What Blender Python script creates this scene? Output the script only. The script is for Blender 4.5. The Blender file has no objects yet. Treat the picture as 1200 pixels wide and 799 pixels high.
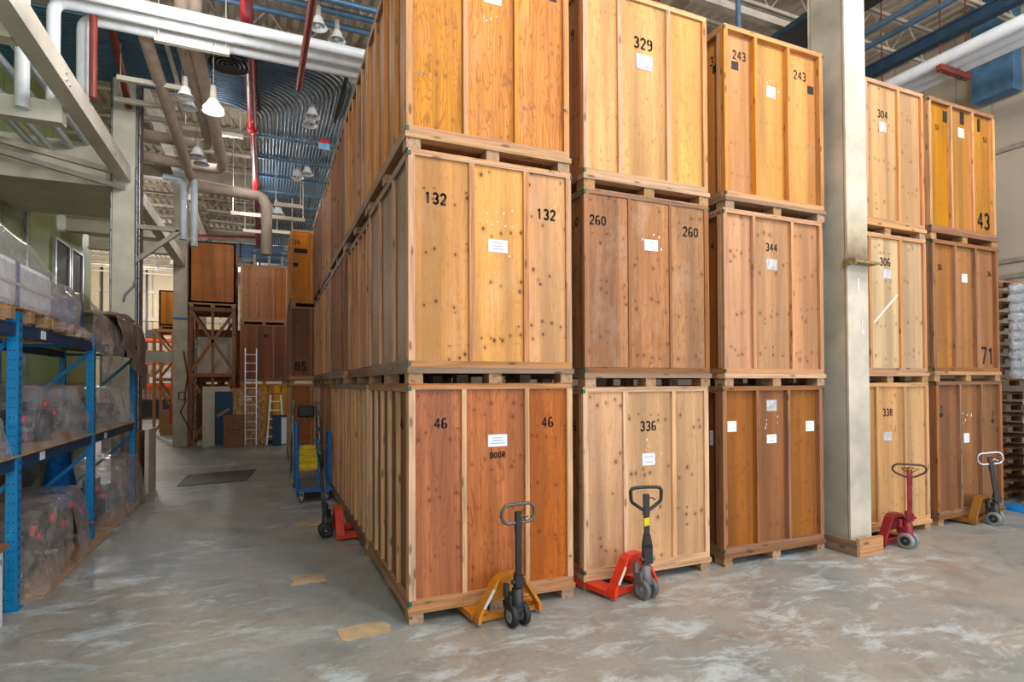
import bpy, math, random
from mathutils import Vector, Matrix, noise
PI = math.pi
C = bpy.context.scene.collection
scene = bpy.context.scene
rnd = random.Random(7)

# ------------------------------------------------------------------ camera numbers (measured from the photograph)
F, CY, YAW, PITCH, ROLL = 669.5, 437.95, .4075, .0155, -.0046
EYE = Vector((-1.07, -4.603, 1.957))
_fw = Vector((math.sin(YAW)*math.cos(PITCH), math.cos(YAW)*math.cos(PITCH), math.sin(PITCH)))
_r0 = Vector((math.cos(YAW), -math.sin(YAW), 0)); _u0 = _r0.cross(_fw)
RT = _r0*math.cos(ROLL)+_u0*math.sin(ROLL); UP = _u0*math.cos(ROLL)-_r0*math.sin(ROLL)

def at(px, py, ax, v):
    """world point seen at a photo pixel on the plane ax = v"""
    d = _fw+RT*((px-600)/F)-UP*((py-CY)/F)
    i = 'xyz'.index(ax)
    return EYE+d*((v-EYE[i])/d[i])

def depth(p): return (Vector(p)-EYE).dot(_fw)

# ------------------------------------------------------------------ mesh builder
class MB:
    def __init__(s): s.v = []; s.f = []; s.sm = []
    def add(s, vs, fs, smooth=False):
        n = len(s.v); s.v += [tuple(a) for a in vs]
        s.f += [tuple(i+n for i in f) for f in fs]; s.sm += [smooth]*len(fs); return s
    def box(s, x0, x1, y0, y1, z0, z1):
        return s.add([(x0,y0,z0),(x1,y0,z0),(x1,y1,z0),(x0,y1,z0),(x0,y0,z1),(x1,y0,z1),(x1,y1,z1),(x0,y1,z1)],
                     [(0,3,2,1),(4,5,6,7),(0,1,5,4),(1,2,6,5),(2,3,7,6),(3,0,4,7)])
    def bar(s, p, q, w, h, up=(0,0,1)):
        """rectangular bar from p to q, w across, h along up"""
        p, q, up = Vector(p), Vector(q), Vector(up)
        d = (q-p).normalized(); a = d.cross(up)
        if a.length < 1e-4: a = d.cross(Vector((1,0,0)))
        a.normalize(); b = a.cross(d).normalized()
        a *= w/2; b *= h/2
        return s.add([p-a-b, p+a-b, p+a+b, p-a+b, q-a-b, q+a-b, q+a+b, q-a+b],
                     [(0,1,2,3),(7,6,5,4),(0,4,5,1),(1,5,6,2),(2,6,7,3),(3,7,4,0)])
    def tube(s, pts, r, n=10, closed=False):
        pts = [Vector(p) for p in pts]; m = len(pts); rs = r if isinstance(r, (list, tuple)) else [r]*m
        if closed: tg = [(pts[(i+1) % m]-pts[i-1]).normalized() for i in range(m)]
        else: tg = [((pts[min(i+1,m-1)]-pts[max(i-1,0)]).normalized()) for i in range(m)]
        a = tg[0].orthogonal().normalized(); vs = []
        for i in range(m):
            a = (a-tg[i]*a.dot(tg[i])).normalized(); b = tg[i].cross(a)
            vs += [pts[i]+(a*math.cos(2*PI*k/n)+b*math.sin(2*PI*k/n))*rs[i] for k in range(n)]
        fs = []
        for i in range(m if closed else m-1):
            j = (i+1) % m
            fs += [(i*n+k, i*n+(k+1) % n, j*n+(k+1) % n, j*n+k) for k in range(n)]
        s.add(vs, fs, True)
        if not closed: s.add(vs[:n], [tuple(range(n-1,-1,-1))]); s.add(vs[-n:], [tuple(range(n))])
        return s
    def cyl(s, p, q, r, n=16): return s.tube([p, q], r, n)
    def lathe(s, prof, n=24, M=None, smooth=True):
        """prof: (radius, height) pairs about the local z axis; M places it"""
        vs = []; m = len(prof)
        for (r, z) in prof: vs += [Vector((r*math.cos(2*PI*k/n), r*math.sin(2*PI*k/n), z)) for k in range(n)]
        if M is not None: vs = [M @ v for v in vs]
        return s.add(vs, [(i*n+k, i*n+(k+1) % n, (i+1)*n+(k+1) % n, (i+1)*n+k) for i in range(m-1) for k in range(n)], smooth)
    def prism(s, poly, a, b, plane='xz'):
        """closed polygon in a plane extruded from a to b along the third axis"""
        def P(u, v, w): return {'xz': (u, w, v), 'xy': (u, v, w), 'yz': (w, u, v)}[plane]
        n = len(poly)
        return s.add([P(u, v, a) for u, v in poly]+[P(u, v, b) for u, v in poly],
                     [tuple(range(n)), tuple(range(2*n-1, n-1, -1))]+[(i, i+n, (i+1) % n+n, (i+1) % n) for i in range(n)])
    def grid(s, nu, nv, fn, smooth=True):
        vs = [fn(i/nu, j/nv) for j in range(nv+1) for i in range(nu+1)]; w = nu+1
        return s.add(vs, [(j*w+i, j*w+i+1, (j+1)*w+i+1, (j+1)*w+i) for j in range(nv) for i in range(nu)], smooth)
    def build(s, name, m, parent=None, loc=None, bevel=0):
        me = bpy.data.meshes.new(name); me.from_pydata(s.v, [], s.f)
        me.polygons.foreach_set('use_smooth', s.sm); me.update()
        if m is not None: me.materials.append(m)
        o = bpy.data.objects.new(name, me); C.objects.link(o)
        if parent is not None: o.parent = parent
        if loc is not None: o.location = loc
        if bevel:
            b = o.modifiers.new('bevel', 'BEVEL'); b.width = bevel; b.segments = 2; b.limit_method = 'ANGLE'
        return o

def tag(o, label=None, cat=None, group=None, kind=None):
    if label: o['label'] = label
    if cat: o['category'] = cat
    if group: o['group'] = group
    if kind: o['kind'] = kind
    return o

def thing(name, label, cat, loc=(0,0,0), rz=0, group=None, rot=None):
    o = bpy.data.objects.new(name, None); C.objects.link(o); o.empty_display_size = .1
    o.location = loc; o.rotation_euler = rot if rot else (0, 0, rz)
    return tag(o, label, cat, group)

def copy_tree(o, parent=None):
    c = o.copy(); C.objects.link(c); c.parent = parent
    for ch in list(o.children): copy_tree(ch, c)
    return c

def Box(name, m, parent, x0, x1, y0, y1, z0, z1, bevel=0):
    """a box part whose own origin lies at its centre, so its wood grain differs from its neighbour's"""
    cx, cy, cz = (x0+x1)/2, (y0+y1)/2, (z0+z1)/2
    return MB().box(x0-cx, x1-cx, y0-cy, y1-cy, z0-cz, z1-cz).build(name, m, parent, (cx, cy, cz), bevel)

# ------------------------------------------------------------------ materials
def lin(c):
    return tuple(((v/255)/12.92 if v/255 <= .04045 else ((v/255+.055)/1.055)**2.4) for v in c)+(1,)

class NT:
    def __init__(s, name):
        s.m = bpy.data.materials.new(name); s.m.use_nodes = True; s.t = s.m.node_tree
        s.b = s.t.nodes['Principled BSDF']; s.out = s.t.nodes['Material Output']
    def n(s, typ, **kw):
        nd = s.t.nodes.new(typ)
        for k, v in kw.items():
            if k.startswith('_'): setattr(nd, k[1:], v)
            else: nd.inputs[k.replace('__', ' ')].default_value = v
        return nd
    def l(s, a, b): s.t.links.new(a, b)
    def ramp(s, fac, stops, interp='LINEAR'):
        r = s.t.nodes.new('ShaderNodeValToRGB'); e = r.color_ramp; e.interpolation = interp
        while len(e.elements) < len(stops): e.elements.new(.5)
        for el, (p, c) in zip(e.elements, stops): el.position = p; el.color = c if len(c) == 4 else lin(c)
        s.l(fac, r.inputs[0]); return r.outputs[0]
    def mix(s, fac, a, b, mode='MIX'):
        m = s.t.nodes.new('ShaderNodeMix'); m.data_type = 'RGBA'; m.blend_type = mode
        for sock, val in ((m.inputs[0], fac), (m.inputs[6], a), (m.inputs[7], b)):
            if hasattr(val, 'is_output'): s.l(val, sock)
            else: sock.default_value = val
        return m.outputs[2]
    def math(s, op, a, b=None, clamp=False):
        m = s.t.nodes.new('ShaderNodeMath'); m.operation = op; m.use_clamp = clamp
        for sock, val in zip(m.inputs, (a, b)):
            if val is None: continue
            if hasattr(val, 'is_output'): s.l(val, sock)
            else: sock.default_value = val
        return m.outputs[0]
    def coords(s, scale=(1,1,1), rand=True, flat=False):
        """object coordinates, shifted per object; flat folds x and y together so that upright faces get a 2-D pattern"""
        tc = s.t.nodes.new('ShaderNodeTexCoord'); v = tc.outputs['Object']
        sp = s.t.nodes.new('ShaderNodeSeparateXYZ'); s.l(v, sp.inputs[0])
        cb = s.t.nodes.new('ShaderNodeCombineXYZ')
        if flat:
            s.l(s.math('ADD', sp.outputs[0], sp.outputs[1]), cb.inputs[0]); s.l(sp.outputs[2], cb.inputs[2])
        else:
            for i in range(3): s.l(sp.outputs[i], cb.inputs[i])
        v = cb.outputs[0]
        if rand:
            oi = s.t.nodes.new('ShaderNodeObjectInfo')
            k = s.math('MULTIPLY', oi.outputs['Random'], 37.0)
            c2 = s.t.nodes.new('ShaderNodeCombineXYZ'); s.l(k, c2.inputs[0]); s.l(s.math('MULTIPLY', k, 1.7), c2.inputs[2])
            if not flat: s.l(k, c2.inputs[1])
            va = s.t.nodes.new('ShaderNodeVectorMath'); va.operation = 'ADD'; s.l(v, va.inputs[0]); s.l(c2.outputs[0], va.inputs[1]); v = va.outputs[0]
            s.rand = oi.outputs['Random']
        s.raw = v
        return s.scale(v, scale)
    def scale(s, v, sc):
        vm = s.t.nodes.new('ShaderNodeVectorMath'); vm.operation = 'MULTIPLY'; s.l(v, vm.inputs[0]); vm.inputs[1].default_value = sc; return vm.outputs[0]
    def noise(s, v, scale=1, detail=3, rough=.55, dist=0):
        nd = s.n('ShaderNodeTexNoise', Scale=scale, Detail=detail, Roughness=rough, Distortion=dist); s.l(v, nd.inputs['Vector']); return nd.outputs['Fac']
    def bump(s, h, strength=.3, dist=.01):
        b = s.n('ShaderNodeBump', Strength=strength, Distance=dist); s.l(h, b.inputs['Height']); s.l(b.outputs[0], s.b.inputs['Normal'])

def shade(c, k): return tuple(max(0, min(255, v*k)) for v in c)

_plain = {}
def plain(name, c, rough=.5, metal=0, var=.12, nscale=6, spec=None):
    if name in _plain: return _plain[name]
    t = NT(name); v = t.coords()
    f = t.noise(v, nscale, 4)
    col = t.ramp(f, [(.3, shade(c, 1-var)), (.7, shade(c, 1+var))])
    t.l(col, t.b.inputs['Base Color']); t.b.inputs['Metallic'].default_value = metal
    t.l(t.ramp(f, [(.3, (max(0,rough-.08),)*3+(1,)), (.7, (min(1,rough+.1),)*3+(1,))]), t.b.inputs['Roughness'])
    if spec is not None: t.b.inputs['Specular IOR Level'].default_value = spec
    _plain[name] = t.m; return t.m

def plywood(name, c, dark=None, knots=1.0, grain=1.0, kn=(95,48,28), rough=.55, wash=0, stain=0):
    """rotary-cut plywood: long wavy figure along z, fine streaks, scattered knots in rough rows"""
    t = NT(name); dark = dark or shade(c, .72)
    v = t.coords((7, 7, 1.1), flat=True); raw = t.raw
    w = t.n('ShaderNodeTexNoise', Scale=1.0, Detail=2, Distortion=1.2); t.l(v, w.inputs['Vector'])
    rings = t.math('FRACT', t.math('MULTIPLY', w.outputs['Fac'], 9.0))
    rings = t.math('ABSOLUTE', t.math('SUBTRACT', rings, .5))
    fig = t.ramp(rings, [(0, (1,1,1,1)), (.16, (0,0,0,1))])
    fine = t.noise(t.scale(raw, (75, 75, 1.6)), 1, 3, .65)
    broad = t.noise(t.scale(raw, (5.5, 5.5, .25)), 1, 2)
    col = t.mix(t.ramp(broad, [(.38, (0,0,0,1)), (.62, (1,1,1,1))]), lin(shade(c, .86)), lin(shade(c, 1.08)))
    col = t.mix(t.math('MULTIPLY', t.ramp(fine, [(.42, (0,0,0,1)), (.72, (1,1,1,1))]), .65*grain), col, lin(dark))
    col = t.mix(t.math('MULTIPLY', fig, .6*grain), col, lin(dark))
    # knots
    sx_ = t.t.nodes.new('ShaderNodeSeparateXYZ'); t.l(raw, sx_.inputs[0])
    kv = t.t.nodes.new('ShaderNodeCombineXYZ'); t.l(t.math('MULTIPLY', sx_.outputs[0], 11.0), kv.inputs[0]); t.l(t.math('MULTIPLY', sx_.outputs[2], 9.0), kv.inputs[1])
    vo = t.n('ShaderNodeTexVoronoi', Scale=1.0, Randomness=.9, _voronoi_dimensions='2D'); t.l(kv.outputs[0], vo.inputs['Vector'])
    sp = t.t.nodes.new('ShaderNodeSeparateColor'); t.l(vo.outputs['Color'], sp.inputs[0])
    pick = t.math('GREATER_THAN', sp.outputs[0], .38)
    rowv = t.math('FRACT', t.math('ADD', t.math('MULTIPLY', sx_.outputs[2], 2.15), t.math('MULTIPLY', t.noise(t.scale(raw, (1.3, 1.3, 1.3)), 1, 1), .9)))
    pick = t.math('MULTIPLY', pick, t.math('LESS_THAN', rowv, .34))
    size = t.math('ADD', t.math('MULTIPLY', sp.outputs[1], .13), .12)
    d = t.math('DIVIDE', vo.outputs['Distance'], size)
    core = t.math('MULTIPLY', t.ramp(d, [(.45, (1,1,1,1)), (.9, (0,0,0,1))]), pick)
    halo = t.math('MULTIPLY', t.ramp(d, [(.7, (1,1,1,1)), (2.1, (0,0,0,1))]) if False else t.ramp(t.math('MULTIPLY', d, .4), [(.3, (1,1,1,1)), (1, (0,0,0,1))]), pick)
    col = t.mix(t.math('MULTIPLY', halo, .4*knots), col, lin(shade(c, .72)))
    col = t.mix(t.math('MULTIPLY', core, .9*min(1, knots)), col, lin(kn))
    if wash:      # pale weathering / scuffs
        wn = t.noise(t.scale(raw, (3, 3, 1.4)), 1, 4, .7)
        col = t.mix(t.math('MULTIPLY', t.ramp(wn, [(.52, (0,0,0,1)), (.72, (1,1,1,1))]), wash), col, lin((215,200,185)))
    if stain:
        wn = t.noise(t.scale(raw, (6, 6, .5)), 1, 4, .7)
        col = t.mix(t.math('MULTIPLY', t.ramp(wn, [(.5, (0,0,0,1)), (.7, (1,1,1,1))]), stain), col, lin(shade(c, .5)))
    hs = t.n('ShaderNodeHueSaturation'); t.l(col, hs.inputs['Color'])      # each sheet of ply has its own tone
    t.l(t.math('ADD', t.math('MULTIPLY', t.rand, .22), .87), hs.inputs['Value']); t.l(t.math('ADD', t.math('MULTIPLY', t.math('FRACT', t.math('MULTIPLY', t.rand, 9.1)), .16), .96), hs.inputs['Saturation'])
    t.l(t.math('ADD', t.math('MULTIPLY', t.math('FRACT', t.math('MULTIPLY', t.rand, 5.7)), .012), .496), hs.inputs['Hue'])
    t.l(hs.outputs[0], t.b.inputs['Base Color']); t.b.inputs['Roughness'].default_value = rough; t.b.inputs['Specular IOR Level'].default_value = .35
    t.bump(fine, .15, .004)
    return t.m

def timber(name, c, axis='z', vary=.14, dark=None, rough=.6):
    """sawn softwood; grain runs along axis, tone differs from piece to piece"""
    t = NT(name); dark = dark or shade(c, .68)
    i = 'xyz'.index(axis); sc = [34, 34, 34]; sc[i] = 1.3
    v = t.coords(tuple(sc))
    g = t.noise(v, 1, 4, .6, .6)
    col = t.mix(t.ramp(g, [(.42, (0,0,0,1)), (.75, (1,1,1,1))]), lin(c), lin(dark))
    sc2 = [11, 11, 11]; sc2[i] = 3.4
    vo = t.n('ShaderNodeTexVoronoi', Scale=1.0); t.l(t.scale(t.raw, tuple(sc2)), vo.inputs['Vector'])
    col = t.mix(t.math('MULTIPLY', t.ramp(vo.outputs['Distance'], [(.09, (1,1,1,1)), (.2, (0,0,0,1))]), .75), col, lin(shade(c, .42)))
    hs = t.n('ShaderNodeHueSaturation'); t.l(col, hs.inputs['Color'])
    t.l(t.math('ADD', t.math('MULTIPLY', t.rand, 2*vary), 1-vary*1.2), hs.inputs['Value'])
    t.l(t.math('ADD', t.math('MULTIPLY', t.math('FRACT', t.math('MULTIPLY', t.rand, 7.3)), .25), .8), hs.inputs['Saturation'])
    t.l(hs.outputs[0], t.b.inputs['Base Color']); t.b.inputs['Roughness'].default_value = rough; t.b.inputs['Specular IOR Level'].default_value = .3
    t.bump(g, .2, .004)
    return t.m

def plastic(name, c, alpha=.4, rough=.12):
    """thin clear film, creased"""
    t = NT(name); v = t.coords((1,1,1), rand=False)
    h = t.noise(v, 7, 5, .6, 1.5)
    a = t.ramp(t.noise(v, 3.5, 4, .6, 2), [(.3, (max(0,alpha-.14),)*3+(1,)), (.7, (min(1,alpha+.16),)*3+(1,))])
    t.b.inputs['Base Color'].default_value = lin(c); t.b.inputs['Roughness'].default_value = rough
    t.b.inputs['Specular IOR Level'].default_value = .9
    lw = t.n('ShaderNodeLayerWeight', Blend=.35)
    t.b.inputs['Coat Weight'].default_value = 1; t.b.inputs['Coat Roughness'].default_value = .06
    t.l(t.math('ADD', a, t.math('MULTIPLY', lw.outputs['Facing'], .28), clamp=True), t.b.inputs['Alpha']); t.bump(h, 1.0, .07); return t.m

def metal_paint(name, c, rough=.4, wear=(120,110,100), amt=.3, metal=0.0):
    t = NT(name); v = t.coords()
    w = t.noise(v, 22, 5, .7)
    col = t.mix(t.math('MULTIPLY', t.ramp(w, [(.56, (0,0,0,1)), (.68, (1,1,1,1))]), amt), lin(c), lin(wear))
    col = t.mix(t.ramp(t.noise(v, 3, 3), [(.35, (0,0,0,1)), (.75, (.4,.4,.4,1))]), col, lin(shade(c, .7)))
    t.l(col, t.b.inputs['Base Color']); t.b.inputs['Roughness'].default_value = rough; t.b.inputs['Metallic'].default_value = metal
    return t.m

def stripes(name, c, c2, axis, period, rough=.6, frac=.12, c3=None):
    """siding: flat colour with narrow darker ribs every period along an axis (0 x, 1 y)"""
    t = NT(name); tc = t.t.nodes.new('ShaderNodeTexCoord'); sp = t.t.nodes.new('ShaderNodeSeparateXYZ'); t.l(tc.outputs['Object'], sp.inputs[0])
    f = t.math('FRACT', t.math('DIVIDE', sp.outputs[axis], period))
    m = t.ramp(f, [(0, (1,1,1,1)), (frac*.6, (1,1,1,1)), (frac, (0,0,0,1))])
    n = t.noise(t.scale(tc.outputs['Object'], (.4, .4, .25)), 1.5, 4, .6)
    base = t.mix(t.ramp(n, [(.35, (0,0,0,1)), (.65, (1,1,1,1))]), lin(c), lin(c3 or shade(c, .9)))
    t.l(t.mix(t.math('MULTIPLY', m, .7), base, lin(c2)), t.b.inputs['Base Color']); t.b.inputs['Roughness'].default_value = rough
    t.bump(t.math('SUBTRACT', 1.0, m), .6, .02)
    return t.m

def floor_mat():
    t = NT('concrete'); tc = t.t.nodes.new('ShaderNodeTexCoord'); v = tc.outputs['Object']
    big = t.noise(v, .55, 5, .6, .4); mid = t.noise(v, 2.3, 6, .68, .8); fine = t.noise(v, 14, 5, .7)
    col = t.mix(t.ramp(big, [(.38, (0,0,0,1)), (.62, (1,1,1,1))]), lin((136,145,150)), lin((158,153,144)))
    col = t.mix(t.math('MULTIPLY', t.ramp(mid, [(.3, (1,1,1,1)), (.5, (0,0,0,1))]), .55), col, lin((100,103,102)))
    rust = t.noise(t.scale(v, (.9, .6, 1)), 1.3, 6, .72, 1.2)
    col = t.mix(t.math('MULTIPLY', t.ramp(rust, [(.54, (0,0,0,1)), (.66, (1,1,1,1))]), .5), col, lin((142,122,100)))
    # pale scuffed laitance, patchy
    vs = t.scale(v, (1.3, 2.6, 1)); n2 = t.noise(vs, 1.5, 8, .74, .5); n3 = t.noise(v, .35, 2, .5)
    pat = t.math('MULTIPLY', t.ramp(n2, [(.5, (0,0,0,1)), (.62, (1,1,1,1))]), t.ramp(n3, [(.42, (0,0,0,1)), (.58, (1,1,1,1))]))
    col = t.mix(t.math('MULTIPLY', pat, .7), col, lin((198,212,222)))
    col = t.mix(t.math('MULTIPLY', t.ramp(fine, [(.55, (0,0,0,1)), (.75, (1,1,1,1))]), .42), col, lin((98,96,92)))
    vo = t.n('ShaderNodeTexVoronoi', Scale=.45, _feature='DISTANCE_TO_EDGE'); t.l(t.scale(v, (1, 1, 0)), vo.inputs['Vector'])
    col = t.mix(t.math('MULTIPLY', t.ramp(vo.outputs['Distance'], [(0, (1,1,1,1)), (.008, (0,0,0,1))]), .1), col, lin((90,88,84)))
    t.l(col, t.b.inputs['Base Color'])
    t.l(t.ramp(mid, [(.3, (.28,)*3+(1,)), (.7, (.55,)*3+(1,))]), t.b.inputs['Roughness'])
    t.bump(mid, .08, .01)
    return t.m

M = {}
M['floor'] = floor_mat()
M['black'] = plain('black_paint', (26,26,28), .4)
M['ink'] = plain('stencil_ink', (28,24,24), .7)
M['paper'] = plain('white_paper', (226,230,240), .6, var=.03)
M['pouch'] = plastic('document_pouch', (232,232,236), .62, .15)  # semi-white colour stands in for glare on the clear plastic
M['cream'] = plain('cream_steel_paint', (226,220,204), .45, var=.06, nscale=2)
M['cream_dirty'] = plain('cream_steel_dirty', (190,181,164), .5, var=.12, nscale=2)
M['greycream'] = plain('grey_cream_paint', (172,168,156), .5, var=.1, nscale=2)
M['pink'] = plain('beige_pipe_lagging', (182,164,148), .6, var=.08)
M['white'] = plain('white_lagging', (232,238,246), .35, var=.03)
M['bluewhite'] = plain('white_blue_paint', (205,216,228), .35, var=.05)
M['redpipe'] = plain('red_pipe_paint', (138,10,22), .4)
M['rustred'] = plain('rust_red_paint', (128,52,44), .5)
M['conduit'] = plain('galvanised_conduit', (88,122,150), .42, .3, var=.1)  # cool blue cast of the shade is put into the galvanised colour
M['steel'] = plain('steel', (150,155,160), .3, .8)
M['alu'] = plain('aluminium', (205,208,212), .35, .6, var=.05)
M['darksteel'] = plain('dark_steel', (58,60,64), .45, .5)
M['bluesteel'] = plain('blue_steel', (46,70,92), .4, .3)
M['rackblue'] = metal_paint('rack_blue', (0,130,190), .38, (150,170,180), .18)
M['rackdark'] = metal_paint('rack_dark_blue', (24,62,96), .4, (120,130,140), .2)
M['cartblue'] = metal_paint('cart_blue', (8,110,190), .4, (160,170,180), .25)
M['orange'] = metal_paint('rack_orange', (228,74,30), .45, amt=.15)
M['rubber'] = plain('black_rubber', (34,34,36), .6)
M['hub'] = plain('grey_hub', (140,142,146), .45, .2)
M['grey'] = plain('grey_paint', (128,130,134), .5)
M['card'] = plain('cardboard', (168,132,98), .8, var=.07)
M['cardd'] = plain('brown_cardboard', (140,98,66), .8, var=.07)
M['offwhite'] = plain('off_white_board', (214,204,190), .7, var=.05)
M['bluedoor'] = plain('navy_door_paint', (22,62,98), .5, var=.08)
M['bluecloth'] = plain('blue_cloth', (10,98,168), .9, var=.2, nscale=14)
M['tarp'] = plain('taupe_plastic_sheet', (128,112,104), .35, var=.1)
M['film'] = plastic('clear_film', (222,220,226), .13, .06)
M['film2'] = plastic('milky_film', (208,196,190), .27, .08)
M['filmwhite'] = plastic('white_stretch_film', (232,238,248), .5, .12)
M['yellow'] = plain('yellow_paint', (226,200,40), .5)
M['green'] = plain('green_clip', (20,84,62), .5)
M['redpart'] = plain('red_plastic', (206,16,44), .4)
M['lampwhite'] = plain('white_enamel', (244,246,250), .25, var=.03)
M['glass'] = plain('frosted_glass', (200,210,222), .15, var=.05)
M['timber_z'] = timber('stud_timber', (210,148,98)); M['timber_x'] = timber('rail_timber_x', (196,142,96), 'x'); M['timber_y'] = timber('rail_timber_y', (170,122,82), 'y')
M['pale_z'] = timber('pale_stud_timber', (220,168,118)); M['pale_x'] = timber('pale_rail_timber', (212,162,114), 'x')
M['brown_z'] = timber('brown_stud_timber', (160,104,62)); M['brown_x'] = timber('brown_rail_timber', (150,100,62), 'x'); M['brown_y'] = timber('brown_rail_timber_y', (140,96,62), 'y')
M['grey_y'] = timber('weathered_timber_y', (146,120,98), 'y'); M['grey_x'] = timber('weathered_timber_x', (152,124,100), 'x'); M['grey_z'] = timber('weathered_timber_z', (164,140,116))
M['amber_z'] = timber('amber_stud_timber', (216,146,72)); M['amber_x'] = timber('amber_rail_timber', (206,138,70), 'x')
M['block'] = timber('block_timber', (178,138,96), 'y')
M['osb'] = None
t = NT('oriented_strand_board'); v = t.coords((1,1,1), flat=True)
vo = t.n('ShaderNodeTexVoronoi', Scale=1.0); t.l(t.scale(v, (26, 26, 14)), vo.inputs['Vector'])
t.l(t.ramp(vo.outputs['Color'], [(.1, (150,104,62)), (.5, (196,150,98)), (.9, (222,184,134))]), t.b.inputs['Base Color']); t.b.inputs['Roughness'].default_value = .7
M['osb'] = t.m
t = NT('lamp_lit'); t.b.inputs['Emission Color'].default_value = (1, .93, .85, 1); t.b.inputs['Emission Strength'].default_value = 9; M['lit'] = t.m
t = NT('tube_lit'); t.b.inputs['Emission Color'].default_value = (.85, 1, .7, 1); t.b.inputs['Emission Strength'].default_value = 6; M['tube'] = t.m
t = NT('daylight_slot'); t.b.inputs['Emission Color'].default_value = (.93, .93, 1, 1); t.b.inputs['Emission Strength'].default_value = 3; M['daylight'] = t.m

# ------------------------------------------------------------------ stencilled characters
def arc(cx, cy, rx, ry, a0, a1, n=14):
    return [(cx+rx*math.cos(math.radians(a0+(a1-a0)*i/n)), cy+ry*math.sin(math.radians(a0+(a1-a0)*i/n))) for i in range(n+1)]
GLYPH = {
 '0': [arc(.3,.5,.23,.43,90,450,28)], '1': [[(.3,.07),(.3,.93)],[(.3,.9),(.14,.78)]],
 '2': [arc(.3,.7,.22,.23,170,-30,12)+[(.08,.07),(.52,.07)]],
 '3': [arc(.28,.71,.22,.22,150,-80,10), arc(.28,.28,.24,.22,85,-150,10)],
 '4': [[(.42,.07),(.42,.93)],[(.4,.93),(.06,.34)],[(.1,.33),(.56,.33)]],
 '5': [[(.5,.93),(.13,.93),(.1,.55)]+arc(.28,.33,.24,.26,100,-140,12)],
 '6': [arc(.3,.29,.22,.22,90,450,20), [(.08,.3)]+arc(.32,.62,.24,.31,180,60,8)],
 '7': [[(.06,.93),(.54,.93),(.24,.07)]],
 '8': [arc(.3,.71,.2,.21,90,450,20), arc(.3,.28,.23,.22,90,450,20)],
 '9': [arc(.3,.71,.22,.22,90,450,20), [(.52,.7)]+arc(.28,.38,.24,.31,0,-120,8)],
 'D': [[(.1,.07),(.1,.93)], [(.1,.93)]+arc(.26,.5,.26,.43,90,-90,14)+[(.1,.07)]],
 'O': [arc(.3,.5,.23,.43,90,450,28)], 'R': [[(.1,.07),(.1,.93)], [(.1,.93)]+arc(.3,.71,.2,.22,90,-90,10)+[(.1,.49)], [(.28,.49),(.52,.07)]],
 'S': [arc(.3,.71,.2,.21,30,230,10)+arc(.3,.28,.22,.21,60,-150,12)],
}
def stencil(parent, text, centre, h, face, m=None, bold=.17, name='stencil_number'):
    """flat paint strokes on a crate face; centre is in the crate's own frame"""
    b = MB(); adv = .72; W0 = len(text)*adv-.12
    for i, ch in enumerate(text):
        for pl in GLYPH.get(ch, []):
            for (a, c) in zip(pl, pl[1:]):
                mx, my = (a[0]+c[0])/2, (a[1]+c[1])/2
                if ch in '0689OD' and abs(mx-.3) < .045 and abs(c[0]-a[0]) > abs(c[1]-a[1]): continue
                d = Vector((c[0]-a[0], c[1]-a[1])); L = d.length
                if L < 1e-5: continue
                d /= L; nrm = Vector((-d.y, d.x))*bold/2; e = d*bold*.15
                q = [Vector(a)-e-nrm, Vector(c)+e-nrm, Vector(c)+e+nrm, Vector(a)-e+nrm]
                pts = []
                for k in q:
                    u = (k.x+i*adv-W0/2)*h*.92; w = (k.y-.5)*h
                    pts.append((centre[0]+u, centre[1], centre[2]+w) if face == 'front' else (centre[0], centre[1]-u, centre[2]+w))
                b.add(pts, [(0,1,2,3)])
    return b.build(name, m or M['ink'], parent)
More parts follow.
